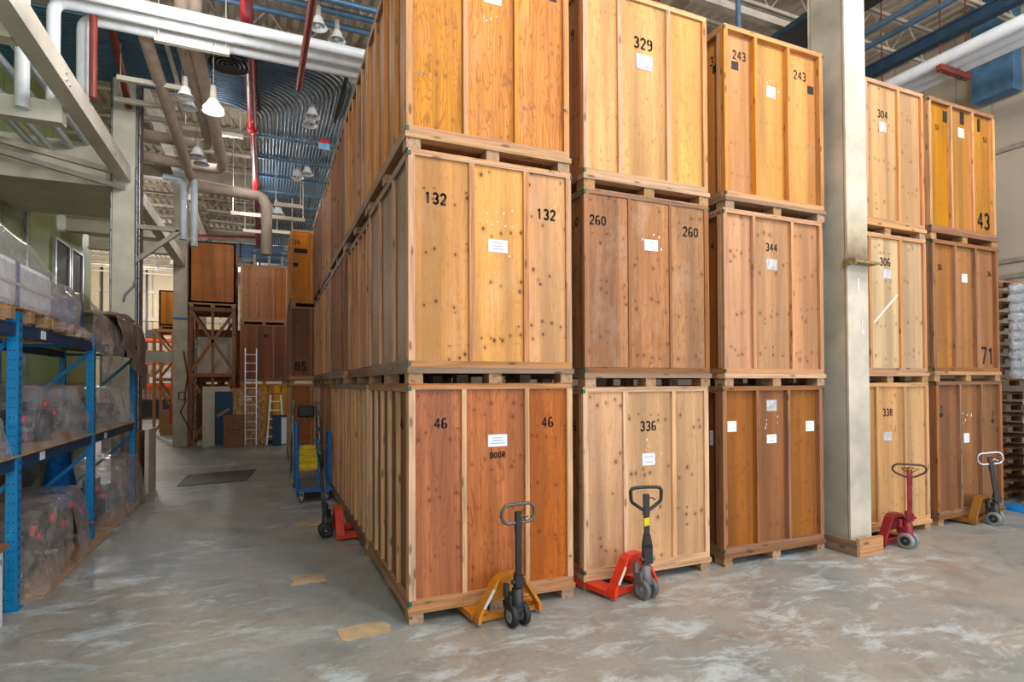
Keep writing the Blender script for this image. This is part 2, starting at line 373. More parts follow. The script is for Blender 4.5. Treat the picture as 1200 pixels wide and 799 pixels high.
# ------------------------------------------------------------------ crates
CLEAR = .0025
def crate(loc, label, ply, side=None, post=None, rail=None, W=1.52, D=1.95, H=1.93, studs=(.5, 1.0), side_studs=(.5, 1.0, 1.45),
          rec=.03, sw=.045, foot_w=.12, foot='block', deck=None, group='wooden storage crates stacked three high', back_only=False,
          front_clip=True, deck_side=None, cat='crate', foot_h=.085):
    side = side or ply; post = post or M['timber_z']; rail = rail or M['timber_x']; deck = deck or rail; deck_side = deck_side or M['timber_y']
    t = thing('storage_crate', label, cat, loc, 0, group)
    z0, z1 = foot_h, foot_h+.045
    # feet: three rows of three
    for fx in (0, W/2-foot_w/2, W-foot_w):
        for fy in (0, D/2-.07, D-.14):
            Box('foot', M[foot], t, fx, fx+foot_w, fy, fy+.14, 0, z0)
    Box('deck', deck, t, -.012, W+.012, -.015, .1, z0, z1)
    Box('deck', deck_side, t, -.012, W+.012, .1, D, z0+.0, z1-.002)
    # panels
    cuts = [.02]+sorted(s for s in studs if .1 < s < W-.1)+[W-.02]
    for (a, b) in zip(cuts, cuts[1:]): Box('front_panel', ply, t, a, b, rec, rec+.012, z1, H-.01)
    Box('side_panel', side, t, rec, rec+.012, rec+.012, D-.01, z1, H-.01)
    Box('side_panel', side, t, W-rec-.012, W-rec, rec+.012, D-.01, z1, H-.01)
    Box('back_panel', side, t, rec+.012, W-rec-.012, D-.022, D-.01, z1, H-.01)
    Box('lid', ply, t, .0, W, 0, D, H-.012, H)
    # frame on the front
    Box('bottom_rail', rail, t, 0, W, 0, rec, z1, z1+.06)
    Box('top_rail', rail, t, 0, W, 0, rec, H-.05, H-.012)
    for (a, b) in ((0, .055), (W-.055, W)): Box('post', post, t, a, b, -.0, rec, z1+.06, H-.05)
    for s in studs: Box('stud', post, t, s-sw/2, s+sw/2, .0, rec, z1+.06, H-.05)
    # frame on the left-hand side
    Box('side_rail', deck_side, t, -.002, rec, rec, D-.01, z1, z1+.07)
    Box('side_rail', deck_side, t, -.002, rec, rec, D-.01, H-.07, H-.012)
    for s in (rec+.03,)+tuple(side_studs)+(D-.045,):
        Box('stud', post, t, -.004, rec, s-.025, s+.025, z1+.07, H-.07)
    if front_clip:
        for (x, z) in ((.0, z1+.035), (W, H-.04), (0, H-.04)):
            MB().box(x-.006, x+.022 if x == 0 else x+.006, -.006, .012, z-.018, z+.018).build('corner_clip', M['green'], t)
    t['rec'] = rec; t['dims'] = (W, D, H)
    return t

def on_front(t, px, py):
    l = t.location; p = at(px, py, 'y', l.y+t['rec']); return (p.x-l.x, t['rec']-CLEAR, p.z-l.z), depth(p)/F
def on_side(t, px, py):
    l = t.location; p = at(px, py, 'x', l.x+t['rec']); return (t['rec']-CLEAR, p.y-l.y, p.z-l.z), depth(p)/F
def num(t, text, px, py, hpx, face='front', m=None, bold=.17, name='stencil_number'):
    c, k = (on_front if face == 'front' else on_side)(t, px, py); return stencil(t, text, c, hpx*k, face, m, bold, name)
def sheet(t, px, py, wpx, hpx, m, name='paper_label', face='front', lines=0, th=.002):
    c, k = (on_front if face == 'front' else on_side)(t, px, py); w, h = wpx*k/2*1.05, hpx*k/2
    if face == 'front': o = MB().box(c[0]-w, c[0]+w, c[1]-th, c[1]+.001, c[2]-h, c[2]+h).build(name, m, t)
    else: o = MB().box(c[0]-th, c[0]+.001, c[1]-w, c[1]+w, c[2]-h, c[2]+h).build(name, m, t)
    if lines:
        b = MB(); r = random.Random(int(px*7+py))
        for i in range(lines):
            zz = c[2]+h*(.45-.9*i/max(1, lines-1)) if lines > 1 else c[2]; ww = w*r.uniform(.45, .72)
            b.add([(c[0]-ww, c[1]-th-.001, zz-.0025), (c[0]+ww, c[1]-th-.001, zz-.0025), (c[0]+ww, c[1]-th-.001, zz+.0025), (c[0]-ww, c[1]-th-.001, zz+.0025)], [(0,1,2,3)])
        b.build('printed_line', M['greyink'], o)
    return o
def specks(t, spots):
    """little torn remains of old paper labels"""
    b = MB(); r = random.Random(len(spots)+int(spots[0][0]))
    for (px, py) in spots:
        c, k = on_front(t, px, py); w, h = r.uniform(.4, 1.0)*k, r.uniform(.8, 2.2)*k
        b.add([(c[0]-w, c[1], c[2]-h), (c[0]+w, c[1], c[2]-h*.8), (c[0]+w*.8, c[1], c[2]+h), (c[0]-w*.6, c[1], c[2]+h*.7)], [(0,1,2,3)])
    b.build('paper_scraps', M['paper'], t)
M['greyink'] = plain('grey_print', (120,130,160), .7)

def sx(t0x, y, *pxs, py=300): return [at(p, py, 'y', y).x-t0x for p in pxs]

P = {
 'c1t': plywood('ply_orange', (212,142,72), (150,84,34), .5, 1.2, wash=.12),
 'c1m': plywood('ply_amber', (208,154,100), (160,106,60), 1.0, .6, wash=.15),
 'c1b': plywood('ply_red_fir', (188,110,58), (134,68,32), .9, 1.1, kn=(110,48,28)),
 'c1ts': plywood('ply_side_orange', (204,126,66), (150,84,40), .3, .8),
 'c1ms': plywood('ply_side_weathered', (172,132,100), (114,84,60), .5, 1.1, stain=.3),
 'c1bs': plywood('ply_side_greybrown', (126,92,66), (92,66,48), .4, .9, stain=.25),
 'rowd': plywood('ply_row_dark', (112,82,60), (78,54,40), .4, .9, stain=.25),
 'rowo': plywood('ply_row_orange_brown', (156,94,54), (110,62,34), .3, .8),
 'rowp': plywood('ply_row_pinkish', (152,108,78), (104,72,50), .4, .9),
 'c2t': plywood('ply_honey', (212,158,94), (176,114,54), .35, .9),
 'c2m': plywood('ply_weathered_red', (178,122,78), (118,72,42), .9, .8, wash=.25, stain=.35),
 'c2b': plywood('ply_pale_fir', (200,152,114), (156,106,72), 1.0, .6, kn=(120,66,44)),
 'c3t': plywood('ply_deep_amber', (196,136,72), (160,98,44), .35, .4, wash=.1),
 'c3m': plywood('ply_pink_beige', (192,146,110), (154,106,74), .8, .5, kn=(110,60,40)),
 'c3b': plywood('ply_dark_brown', (152,96,54), (118,68,36), .5, .6, stain=.25),
 'c4t': plywood('ply_blond', (198,156,108), (164,120,76), .7, .4),
 'c4m': plywood('ply_cream', (198,166,128), (170,132,94), .8, .4, kn=(120,74,50)),
 'c4b': plywood('ply_tan', (196,150,106), (158,108,72), .5, .5),
 'c5t': plywood('ply_mustard', (172,112,32), (136,82,22), .2, .4, wash=.06),
 'c5m': plywood('ply_cocoa', (164,110,66), (130,82,48), .5, .4),
 'c5b': plywood('ply_umber', (142,92,54), (108,66,38), .6, .5, stain=.2),
 'far': plywood('ply_far_brown', (176,112,70), (140,84,50), .6, .6),
 'far2': plywood('ply_far_red', (138,86,60), (100,60,40), .5, .6, stain=.2),
 'tgrf': plywood('ply_far_orange', (206,124,44), (170,94,32), .2, .5),
 'yel': plywood('ply_yellow_paint', (208,150,36), (180,120,24), .1, .2),
}
# name, x, y, z, H
X2, X3, X4, X5 = 1.694, 3.411, 5.46, 7.200
Y2, Y3, Y4, Y5 = .079, .078, .163, .206
c = {}
st = [at(p, 600, 'y', 0).x for p in (544.5, 618.5)]
c['46'] = crate((0,0,0), 'reddish fir crate on the floor at the corner, stencilled 46 twice and DOOR', P['c1b'], P['c1bs'], M['pale_z'], M['timber_x'], H=1.953, studs=st, side_studs=(.46,.84,1.2,1.55), sw=.04, rec=.028)
st = [at(p, 300, 'y', 0).x for p in (553.4, 617)]
c['132'] = crate((0,-.0,1.953), 'amber plywood crate at the corner stencilled 132 twice, middle of its stack', P['c1m'], P['c1ms'], M['timber_z'], M['timber_x'], H=1.936, studs=st, side_studs=(.62,1.3), rec=.022, sw=.05, deck=M['grey_x'], deck_side=M['grey_y'], foot='block')
st = [at(p, 100, 'y', 0).x+.015 for p in (546, 605.5)]
c['top1'] = crate((-.015,0,3.889), 'bright orange wavy-grained crate at the corner top, its upper edge out of frame', P['c1t'], P['c1ts'], M['amber_z'], M['timber_x'], H=1.93, studs=st, side_studs=(.48,.96,1.44), rec=.035, sw=.04, deck=M['pale_x'])
xo = X2-.015; c['336'] = crate((xo,Y2,0), 'pale fir crate on the floor stencilled 336, behind the bright red pallet jack', P['c2b'], P['c2m'], M['pale_z'], M['pale_x'], H=1.912, W=1.51, studs=sx(xo,Y2,731.6,788), rec=.018, sw=.05)
xo = X2+.01; c['260'] = crate((xo,Y2,1.912), 'weathered red-brown crate stencilled 260 twice, second stack from the corner', P['c2m'], P['c2m'], M['brown_z'], M['brown_x'], H=1.902, W=1.51, studs=sx(xo,Y2,738,786), rec=.012, sw=.03, deck=M['grey_x'], deck_side=M['grey_y'])
xo = X2+.01; c['329'] = crate((xo,Y2,3.814), 'honey-yellow crate stencilled 329 with a crumpled clear pouch, top tier', P['c2t'], P['c3m'], M['timber_z'], M['pale_x'], H=2.0, W=1.51, studs=sx(xo,Y2,726.7,783.5,py=80), rec=.025, sw=.05, deck=M['pale_x'])
xo = X3-.03; c['low3'] = crate((xo,Y3,0), 'dark brown crate on the floor with three square papers, left of the steel column', P['c3b'], P['c3b'], M['brown_z'], M['brown_x'], H=1.909, W=1.51, studs=sx(xo,Y3,886,922.6), rec=.05, sw=.035, deck=M['brown_x'], deck_side=M['brown_y'])
xo = X3+.005; c['344'] = crate((xo,Y3,1.909), 'pinkish beige crate stencilled 344 above a shiny pouch, left of the steel column', P['c3m'], P['c3b'], M['timber_z'], M['timber_x'], H=1.913, W=1.51, studs=sx(xo,Y3,884,929), rec=.035, sw=.04, deck=M['pale_x'])
xo = X3+.04; c['243'] = crate((xo,Y3,3.822), 'deep amber crate stencilled 243 twice with blacked-out patches, top tier', P['c3t'], P['c3t'], M['amber_z'], M['amber_x'], H=2.0, W=1.51, studs=sx(xo,Y3,886.7,925,py=140), rec=.06, sw=.04, deck=M['grey_x'])
xo = X4+.02; c['338'] = crate((xo,Y4,0), 'two-tone tan crate on the floor stencilled 338, right behind the steel column', P['c4b'], P['c4b'], M['pale_z'], M['pale_x'], H=1.934, W=1.52, studs=sx(xo,Y4,1026,1058.5), rec=.03, sw=.04)
xo = X4+.01; c['306'] = crate((xo,Y4,1.934), 'cream-coloured crate stencilled 306 with a pale diagonal streak', P['c4m'], P['c4m'], M['timber_z'], M['timber_x'], H=1.893, W=1.52, studs=sx(xo,Y4,1020,1056), rec=.03, sw=.045)
xo = X4; c['304'] = crate((xo,Y4,3.827), 'blond crate stencilled 304, top tier directly right of the steel column', P['c4t'], P['c4t'], M['timber_z'], M['timber_x'], H=1.955, W=1.52, studs=sx(xo,Y4,1016,1054,py=180), rec=.03, sw=.045, deck=M['pale_x'])
xo = X5+.035; c['low5'] = crate((xo,Y5,0), 'umber crate on the floor at the right end of the row with two black dots', P['c5b'], P['c5b'], M['brown_z'], M['brown_x'], H=1.951, W=1.53, studs=sx(xo,Y5,1123,1148), rec=.05, sw=.04, deck=M['brown_x'], deck_side=M['brown_y'])
xo = X5; c['71'] = crate((xo,Y5,1.951), 'cocoa brown crate with a large stencilled 71 in its lower corner', P['c5m'], P['c5m'], M['brown_z'], M['brown_x'], H=1.93, W=1.53, studs=sx(xo,Y5,1120,1144), rec=.05, sw=.035, deck=M['timber_x'])
xo = X5-.03; c['43'] = crate((xo,Y5,3.881), 'mustard yellow painted crate with a large 43, top tier at the right end', P['c5t'], P['c5t'], M['amber_z'], M['brown_x'], H=1.94, W=1.53, studs=sx(xo,Y5,1116,1141,py=200), rec=.05, sw=.035, deck=M['brown_x'])

num(c['46'], '46', 516.5, 496, 13); num(c['46'], '46', 641.5, 494.5, 12.5); num(c['46'], '46', 471, 496, 13, 'side')
num(c['46'], 'DOOR', 583, 533, 7.5, bold=.2, name='stencil_word'); sheet(c['46'], 583, 516, 23, 14, M['paper'], lines=3)
num(c['132'], '132', 510.5, 232.5, 14, bold=.2); num(c['132'], '132', 640, 251.5, 13, bold=.2); sheet(c['132'], 583.5, 288.5, 23, 15, M['paper'], lines=3)
specks(c['132'], [(571,259),(571,250),(582,248),(583,260),(592,265),(600,266),(600,247),(590,250),(577,263),(597,300)])
sheet(c['top1'], 577, -2, 21, 14, M['paper']); sheet(c['top1'], 648, -1, 8, 6, M['ink'], 'black_tape'); specks(c['top1'], [(567,20),(575,22),(582,20),(570,24)])
num(c['336'], '336', 759.5, 499, 12); sheet(c['336'], 760, 538, 17, 14, M['paper'], lines=2); specks(c['336'], [(758,515),(759,522),(757,527),(775,531)]); num(c['336'], '6', 674, 499, 12, 'side')
num(c['260'], '260', 700.5, 258, 12); num(c['260'], '260', 809, 272, 12); num(c['260'], '0', 676, 260, 12, 'side'); sheet(c['260'], 763, 287.5, 18, 13, M['paper'], lines=2)
specks(c['260'], [(753,280),(772,278),(770,283),(766,275),(775,292)])
num(c['329'], '329', 753.5, 51.5, 14); sheet(c['329'], 755, 73.5, 22, 18, M['pouch'], 'clear_pouch'); num(c['329'], '9', 671, 41, 13, 'side')
num(c['243'], '243', 866, 65.5, 11, bold=.15); num(c['243'], '243', 937, 89, 11, bold=.15); sheet(c['243'], 861, 77, 10, 9.5, M['ink'], 'black_tape'); sheet(c['243'], 949.5, 106, 9, 9, M['ink'], 'black_tape')
num(c['243'], '3', 834, 72, 11, 'side', bold=.15); sheet(c['243'], 838.5, 80, 8, 9, M['ink'], 'black_tape', 'side'); sheet(c['243'], 903, 108, 13, 13, M['paper']); specks(c['243'], [(899,97),(903,94),(912,108),(908,116)])
num(c['344'], '344', 904, 290, 9.5); sheet(c['344'], 904, 310, 16, 13, M['pouch'], 'clear_pouch'); num(c['344'], '4', 835, 288, 9, 'side')
for (a, b, w, h) in ((857.5,499.5,13,12.5), (948.8,499,13,12), (904,514,14.5,10)): sheet(c['low3'], a, b, w, h, M['paper'], lines=2 if w > 14 else 0)
sheet(c['low3'], 904, 475, 15, 13, M['pouch'], 'clear_pouch'); specks(c['low3'], [(898,497),(898,492),(911,488),(911,495),(897,501)])
sheet(c['low3'], 834, 513, 5, 17, M['bluewhite'], 'pale_blue_sticker', 'side')
num(c['304'], '304', 1034, 134, 9.5); sheet(c['304'], 1034, 149, 12, 12, M['pouch'], 'clear_pouch')
num(c['306'], '306', 1037, 307, 10); sheet(c['306'], 1039, 321, 15, 11, M['pouch'], 'clear_pouch')
a, _ = on_front(c['306'], 1024, 378); b, _ = on_front(c['306'], 1052, 345)
MB().bar((a[0], a[1], a[2]), (b[0], b[1], b[2]), .002, .03).build('pale_tape', M['offwhite'], c['306'])
num(c['338'], '338', 1040, 483, 9); sheet(c['338'], 1040, 511, 14, 10, M['pouch'], 'clear_pouch')
for (a, b, w, h) in ((1107,137,7,13), (1127,139,7,14), (1146.5,147,5,15)): sheet(c['43'], a, b, w, h, M['ink'], 'black_tape')
sheet(c['43'], 1126, 156, 11, 11, M['paper']); num(c['43'], '43', 1152.5, 259, 20, bold=.16); num(c['43'], '53', 1098, 149, 6); num(c['43'], '53', 1154, 164, 6)
num(c['71'], '36', 1101, 313, 7); num(c['71'], '36', 1159, 321, 6); sheet(c['71'], 1130, 326, 10, 10, M['paper']); num(c['71'], '71', 1157, 417, 21, bold=.16)
for (a, b) in ((1103,486), (1163,493)):
    p, k = on_front(c['low5'], a, b); MB().lathe([(0, 0), (.035, 0), (.035, -.002)], 20, Matrix.Translation((p[0], p[1], p[2])) @ Matrix.Rotation(PI/2, 4, 'X')).build('black_dot', M['ink'], c['low5'])
    num(c['low5'], '2', a, b-8, 6)
sheet(c['low5'], 1132.5, 513, 10, 11, M['paper']); specks(c['low5'], [(1128,484),(1133,486),(1138,486),(1131,492),(1129,496)])
# small door hooks
for key, px, py in (('top1', 488, 90), ('top1', 658, 131), ('46', 664, 650)):
    p, k = on_front(c[key], px, py)
    MB().tube([(p[0]-.02, -.01, p[2]+.012), (p[0], -.016, p[2]+.008), (p[0]+.02, -.014, p[2])], .004, 6).lathe([(0, 0), (.009, 0), (.009, .006), (0, .006)], 10, Matrix.Translation((p[0]+.022, -.006, p[2])) @ Matrix.Rotation(PI/2, 4, 'X')).build('door_hook', M['steel'], c[key])

# crates further back along the aisle, one behind another
back = [
 ('bottom', 0, [('rowd', 'pale_z', (.33,.66,1.0,1.34,1.65), 'grey-brown crate with light studs directly behind the corner crate 46'),
                ('rowd', 'timber_z', (.33,.66,1.0,1.34,1.65), 'floor-level crate in the aisle row beside the side pallet jack'),
                ('rowd', 'brown_z', (.3,.62,.95,1.3,1.6), 'dark-studded floor-level crate in the aisle row beside the blue cart'),
                ('far2', 'timber_z', (.4,.8,1.2,1.55), 'last floor-level crate of the aisle row, beside the rolling ladder')]),
 ('middle', 1.953, [('rowp', 'timber_z', (.3,.62,.95,1.28,1.6), 'middle-tier crate with pale studs directly behind crate 132'),
                ('rowp', 'brown_z', (.32,.64,.96,1.28,1.6), 'middle-tier aisle crate, third back from the corner, dark pink studs'),
                ('c2m', 'timber_z', (.4,.8,1.2,1.55), 'middle-tier aisle crate, fourth back from the corner'),
                ('far2', 'timber_z', (.4,.8,1.2,1.55), 'last middle-tier crate at the far end of the aisle row')]),
 ('top', 3.889, [('rowo', 'timber_z', (.4,.8,1.2,1.55), 'top-tier crate with orange studs directly behind the orange corner crate'),
                ('rowo', 'brown_z', (.33,.66,1.0,1.34,1.65), 'top-tier aisle crate, third back, reddish brown studs'),
                ('rowo', 'timber_z', (.4,.8,1.2,1.55), 'top-tier aisle crate, fourth back from the corner'),
                ('rowo', 'brown_z', (.33,.66,1.0,1.34,1.65), 'last top-tier crate at the far end of the aisle row')]),
]
jog = random.Random(3)
for tier, z, lst in back:
    for k, (pl, po, ss, lab) in enumerate(lst):
        o = crate((jog.uniform(-.02, .015)+(.03 if tier == 'middle' and k < 1 else 0), 1.99*(k+1)+.01, z), lab, P[pl], P[pl], M[po], M['timber_x'], H=1.95 if tier == 'bottom' else 1.934, side_studs=ss, front_clip=False,
                  deck_side=M['grey_y'] if (k+len(tier)) % 2 else M['brown_y'], group='crates in the row along the aisle', rec=.045)
# the crates standing out from the end of the row
YT = 10.62
e = [crate((-.52, YT, 0), 'brown crate on the floor beyond the aisle row, behind the rolling ladder', P['far'], P['far'], M['timber_z'], M['timber_x'], H=1.95, rec=.03, group='crates beyond the aisle row'),
     crate((-.52, YT, 1.953), 'rose-brown crate with a smudged 8S stencil, beyond the end of the aisle row', P['far2'], P['yel'], M['brown_z'], M['amber_x'], H=1.934, rec=.03, group='crates beyond the aisle row', deck=M['amber_x']),
     crate((-.50, YT, 3.889), 'orange crate with blacked-out lettering, topmost beyond the end of the aisle row', P['tgrf'], P['tgrf'], M['amber_z'], M['amber_x'], H=1.93, rec=.03, group='crates beyond the aisle row')]
num(e[1], '8S', 352.5, 429, 11); num(e[1], '3', 348, 375, 4); num(e[0], '104', 353, 475, 4)
num(e[2], '20', 348, 284, 5); sheet(e[2], 352.5, 294, 14, 5, M['ink'], 'black_tape'); sheet(e[2], 346, 310, 6, 4.5, M['ink'], 'black_tape')
# facing crates against the cross stack
b0 = crate((-1.83, 15.95, 0), 'yellow painted crate stencilled 7 twice, on the floor behind the strand boards', P['yel'], P['yel'], M['amber_z'], M['amber_x'], W=1.44, H=1.96, group='crates across the end of the aisle')
b1 = crate((-1.83, 15.95, 1.96), 'dark red-brown crate with one black dot, behind the top of the long ladder', P['far2'], P['far2'], M['brown_z'], M['brown_x'], W=1.44, H=1.95, group='crates across the end of the aisle', rec=.01)
b2 = crate((-1.83, 15.95, 3.91), 'knotty brown crate without lettering, topmost across the end of the aisle', P['far'], P['far'], M['timber_z'], M['timber_x'], W=1.44, H=1.97, group='crates across the end of the aisle', rec=.02)
num(b0, '7', 314, 456, 6); num(b0, '7', 329, 456, 6); sheet(b1, 311.5, 393.5, 4, 4, M['ink'], 'black_dot')
# ------------------------------------------------------------------ the room
def S(o): return tag(o, kind='structure')
XL, XR, YF, YB, ZC = -6.0, 12.0, 37.0, -11.0, 9.4
S(MB().box(-14, XR+.3, YB-8, YF+.3, -.2, 0).build('floor', M['floor']))
gw = stripes('green_siding', (128,158,104), (90,114,76), 1, 1.45, .5, .03, (166,166,104))  # yellowish light patches on the wall are painted in by the last colour
S(MB().box(XL-.25, XL, YB, 16.6, 0, ZC).build('wall_left', gw))
beige_s = stripes('beige_siding_y', (190,176,156), (140,128,112), 1, .62, .6, .05)
beige_f = stripes('cream_siding_x', (206,192,160), (130,118,96), 0, 1.9, .6, .06)
S(MB().box(XR, XR+.25, YB, YF, 0, ZC+.6).build('wall_right', beige_s))
S(MB().box(-14, XR, YF, YF+.25, 0, ZC+.6).build('wall_back', beige_f))
S(MB().box(-14.25, -14, 16.6, YF, 0, ZC+.6).build('wall_left_far', beige_s))
S(MB().box(-14, XL-.25, 16.4, 16.6, 0, ZC).build('wall_left_return', beige_f))
# horizontal ledges of the siding on the right wall and girts on the far wall
for i, z in enumerate((3.9, 4.2, 6.35, 9.0)):
    S(Box('trim_%d' % (i+1), plain('wall_ledge', (150,140,126), .6), None, XR-.05, XR, YB, YF, z, z+.09))
for i, z in enumerate((3.6, 5.1, 5.9, 7.6)): S(Box('trim_%d' % (i+5), M['cream_dirty'], None, -14, XR, YF-.12, YF, z, z+.22))
for i, x in enumerate((-12.5, -10.2, -7.9, -5.6, -3.3)): S(Box('trim_%d' % (i+9), M['darksteel'], None, x, x+.1, YF-.2, YF-.12, 0, ZC))
# corrugated roof deck
prof = []; x = -14.0
while x < XR:
    prof += [(x, 0), (x+.09, 0), (x+.12, .06), (x+.21, .06)]; x += .24
b = MB(); n = len(prof)
b.add([(px, YB, ZC+pz) for px, pz in prof]+[(px, YF, ZC+pz) for px, pz in prof], [(i, i+1, n+i+1, n+i) for i in range(n-1)])
b.box(-14.2, XR+.2, YB, YF, ZC+.1, ZC+.2)
S(b.build('ceiling', plain('roof_deck_paint', (190,178,156), .6, var=.1, nscale=1)))
# windows in the green wall
for wi, (y0, y1, z0, z1) in enumerate(((13.2, 14.3, 4.3, 5.65), (14.5, 15.5, 4.3, 5.67))):
    w = MB(); w.box(XL, XL+.03, y0, y1, z0, z1)
    o = S(w.build('window_%d' % (wi+1), plain('dull_window_glass', (70,74,68), .6)))
    f = MB()
    for (a, d) in ((y0-.06, y0+.03), (y1-.03, y1+.06)): f.box(XL, XL+.07, a, d, z0-.05, z1+.05)
    f.box(XL, XL+.07, y0, y1, z1, z1+.06); f.box(XL, XL+.07, y0, y1, z0-.06, z0)
    f.build('window_frame', M['alu'], o)
S(MB().box(XL, XL+.05, 11.3, 11.36, 2.2, 6.6).build('trim_14', M['steel']))

# ------------------------------------------------------------------ steel frame
def icol(name, x0, x1, y0, y1, z1, label, m, base=True):
    """H-section: flanges face -y and +y, web runs along y"""
    t = thing(name, label, 'column', ((x0+x1)/2, (y0+y1)/2, 0), 0, 'steel columns of the hall'); w = (x1-x0)/2; d = (y1-y0)/2
    MB().box(-w, w, -d, -d+.025, .0, z1).build('flange', m, t); MB().box(-w, w, d-.025, d, 0, z1).build('flange', m, t)
    MB().box(-.02, .02, -d+.025, d-.025, 0, z1).build('web', m, t)
    return t
cc = icol('steel_column', 5.07, 5.42, -.12, .36, ZC, 'cream painted steel column standing between the crate stacks, scorched ledge halfway up', M['cream_dirty'])
# stiffener seams, ledge, scorch, base timber
Box('inner_lip', M['greycream'], cc, -.175, -.15, -.2, .2, 0, ZC)
MB().box(-.185, .22, -.36, -.23, 3.305, 3.33).box(-.2, -.185, -.36, -.2, 3.28, 3.36).build('ledge_plate', plain('rusty_plate', (120,108,70), .6, var=.4, nscale=20), cc)
t = NT('scorch'); tc = t.t.nodes.new('ShaderNodeTexCoord'); sp = t.t.nodes.new('ShaderNodeSeparateXYZ'); t.l(tc.outputs['Object'], sp.inputs[0])
f = t.ramp(t.math('ADD', t.math('MULTIPLY', sp.outputs[2], 1.6), t.math('MULTIPLY', t.noise(tc.outputs['Object'], 9, 4), .5)), [(.15, (58,44,36)), (.5, (150,128,104)), (.9, (188,178,152))])
t.l(f, t.b.inputs['Base Color']); t.b.inputs['Roughness'].default_value = .7
MB().box(-.173, .173, -.2435, -.24, 0, .46).build('scorch_mark', t.m, cc, (0, 0, 3.34))
MB().box(-.01, .01, -.246, -.243, .05, .2).box(.05, .062, -.246, -.243, -.33, -.26).box(.06, .085, -.246, -.243, -.45, -.39).build('paint_fleck', M['paper'], cc, (0, 0, 2.95))
k = thing('timber_kerb', 'worn plank kerb boxed round the foot of the near steel column', 'kerb', (5.07, -.22, 0))
Box('plank', M['timber_x'], k, -.06, .34, -.045, .0, 0, .19); Box('plank', M['grey_y'], k, -.1, -.055, -.045, .75, 0, .17); Box('concrete_foot', M['greycream'], k, -.05, .4, .0, .08, 0, .1)
ca = icol('steel_column', -3.68, -3.31, 8.0, 8.4, ZC, 'cream steel column rising behind the blue racking, with thin conduits up its sides', M['cream'])
for (x, y, r) in ((-.2, -.23, .018), (.2, -.23, .018), (.235, -.18, .022), (.26, -.12, .03)): MB().cyl((x, y, 2.2 if x < .2 else 1), (x, y, ZC), r, 8).build('conduit_run', M['steel'] if r < .03 else plain('brown_conduit', (96,70,60), .5), ca)
MB().tube([(.19, -.22, 6), (.19, -.22, 3.95), (.16, -.23, 3.8), (.02, -.23, 3.62), (0, -.22, 3.5)], .02, 8).build('bent_conduit', M['steel'], ca)
cb = icol('steel_column', -3.73, -3.33, 16.0, 16.4, ZC, 'cream steel column at the end of the aisle wound with hose and blue strap', M['cream_dirty'])
Box('blue_strap', M['cartblue'], cb, -.21, .21, -.215, .215, 3.99, 4.05)
MB().cyl((.3, -.12, 0), (.3, -.12, 6.4), .06, 10).build('grey_riser', M['darksteel'], cb); MB().cyl((.42, -.1, 0), (.42, -.1, 3.4), .045, 10).build('grey_riser', M['steel'], cb)
MB().tube([(.1, -.24, 3.0), (.22, -.27, 2.2), (.12, -.28, 1.45), (-.02, -.28, 1.5), (-.02, -.28, 1.7), (.14, -.28, 1.72), (.16, -.28, 1.4), (.02, -.28, 1.1), (.3, -.3, .5), (.38, -.3, .1)], .022, 8).build('air_hose', M['rustred'], cb)
cd = icol('steel_column', -3.92, -3.52, 24.1, 24.5, ZC, 'farthest cream steel column, seen above the timber tower', M['cream_dirty'])

def ibeam(name, p, q, w, h, m, label, cat='beam', group=None, web='z', kind='structure'):
    """I-beam from p to q; w flange width, h depth"""
    p, q = Vector(p), Vector(q); b = MB(); t_ = .03
    b.bar(p+Vector((0,0,h/2-t_/2)), q+Vector((0,0,h/2-t_/2)), w, t_); b.bar(p-Vector((0,0,h/2-t_/2)), q-Vector((0,0,h/2-t_/2)), w, t_)
    b.bar(p, q, .03, h-2*t_); o = b.build(name, m); return tag(o, kind=kind)
# long crane-rail girder along the column line, box section
S(MB().box(-3.61, -3.39, -9, 7.98, 5.74, 6.02).build('girder_beam', M['cream'])); S(MB().box(-3.61, -3.39, 8.42, 15.98, 5.66, 5.94).build('girder_beam', M['cream']))
g = MB()
for y in (4.2, 6.6, 9.6, 12.6): 
    for (dy, dz) in ((0, 0), (.0, .09), (.14, .0)): g.lathe([(0, .012), (.02, .012), (.024, 0)], 8, Matrix.Translation((-3.39, y+dy, 5.81+dz)) @ Matrix.Rotation(PI/2, 4, 'Y'))
S(g.build('girder_beam', M['alu']))
# mezzanine joists and soffit between the green wall and the column line
S(MB().box(-6.0, -3.7, 8.35, 10.9, 5.72, 6.5).build('soffit_beam', M['cream']))
for (y, w) in ((11.6, .3), (13.8, .3), (15.9, .3)): ibeam('joist_beam', (-5.9, y, 6.3-.1), (-3.7, y, 6.2), w, .42, M['cream'], '')
S(MB().box(-6.0, -3.62, 4.9, 5.1, 5.52, 5.8).build('cross_beam', M['cream']))
S(MB().box(-6.0, -3.62, 3.2, 3.4, 5.74, 6.02).build('cross_beam', M['cream']))
S(MB().bar((-5.4, 4.4, 5.16), (-3.5, 8.0, 5.62), .06, .08).build('brace_beam', M['greycream']))
S(MB().bar((-6.0, 7.6, 6.25), (-3.4, 7.95, 5.85), .08, .1).build('brace_beam', M['cream_dirty']))
# knee bracket on the column behind the racking
kb = thing('steel_bracket', 'triangular cream steel bracket bolted to the column behind the racking', 'bracket', (-3.3, 8.0, 4.3))
MB().bar((0, 0, .62), (.72, 0, .62), .08, .08).build('arm', M['greycream'], kb); MB().bar((0, 0, -.02), (.7, 0, .6), .08, .08).build('brace', M['greycream'], kb)
# low cross beam joining the aisle-end column
S(MB().box(-5.6, -3.75, 16.1, 16.3, 2.64, 2.98).build('low_beam', M['cream_dirty']))
S(MB().box(-5.6, -5.4, 16.1, 16.3, 0, 2.64).build('post_beam', M['cream_dirty']))
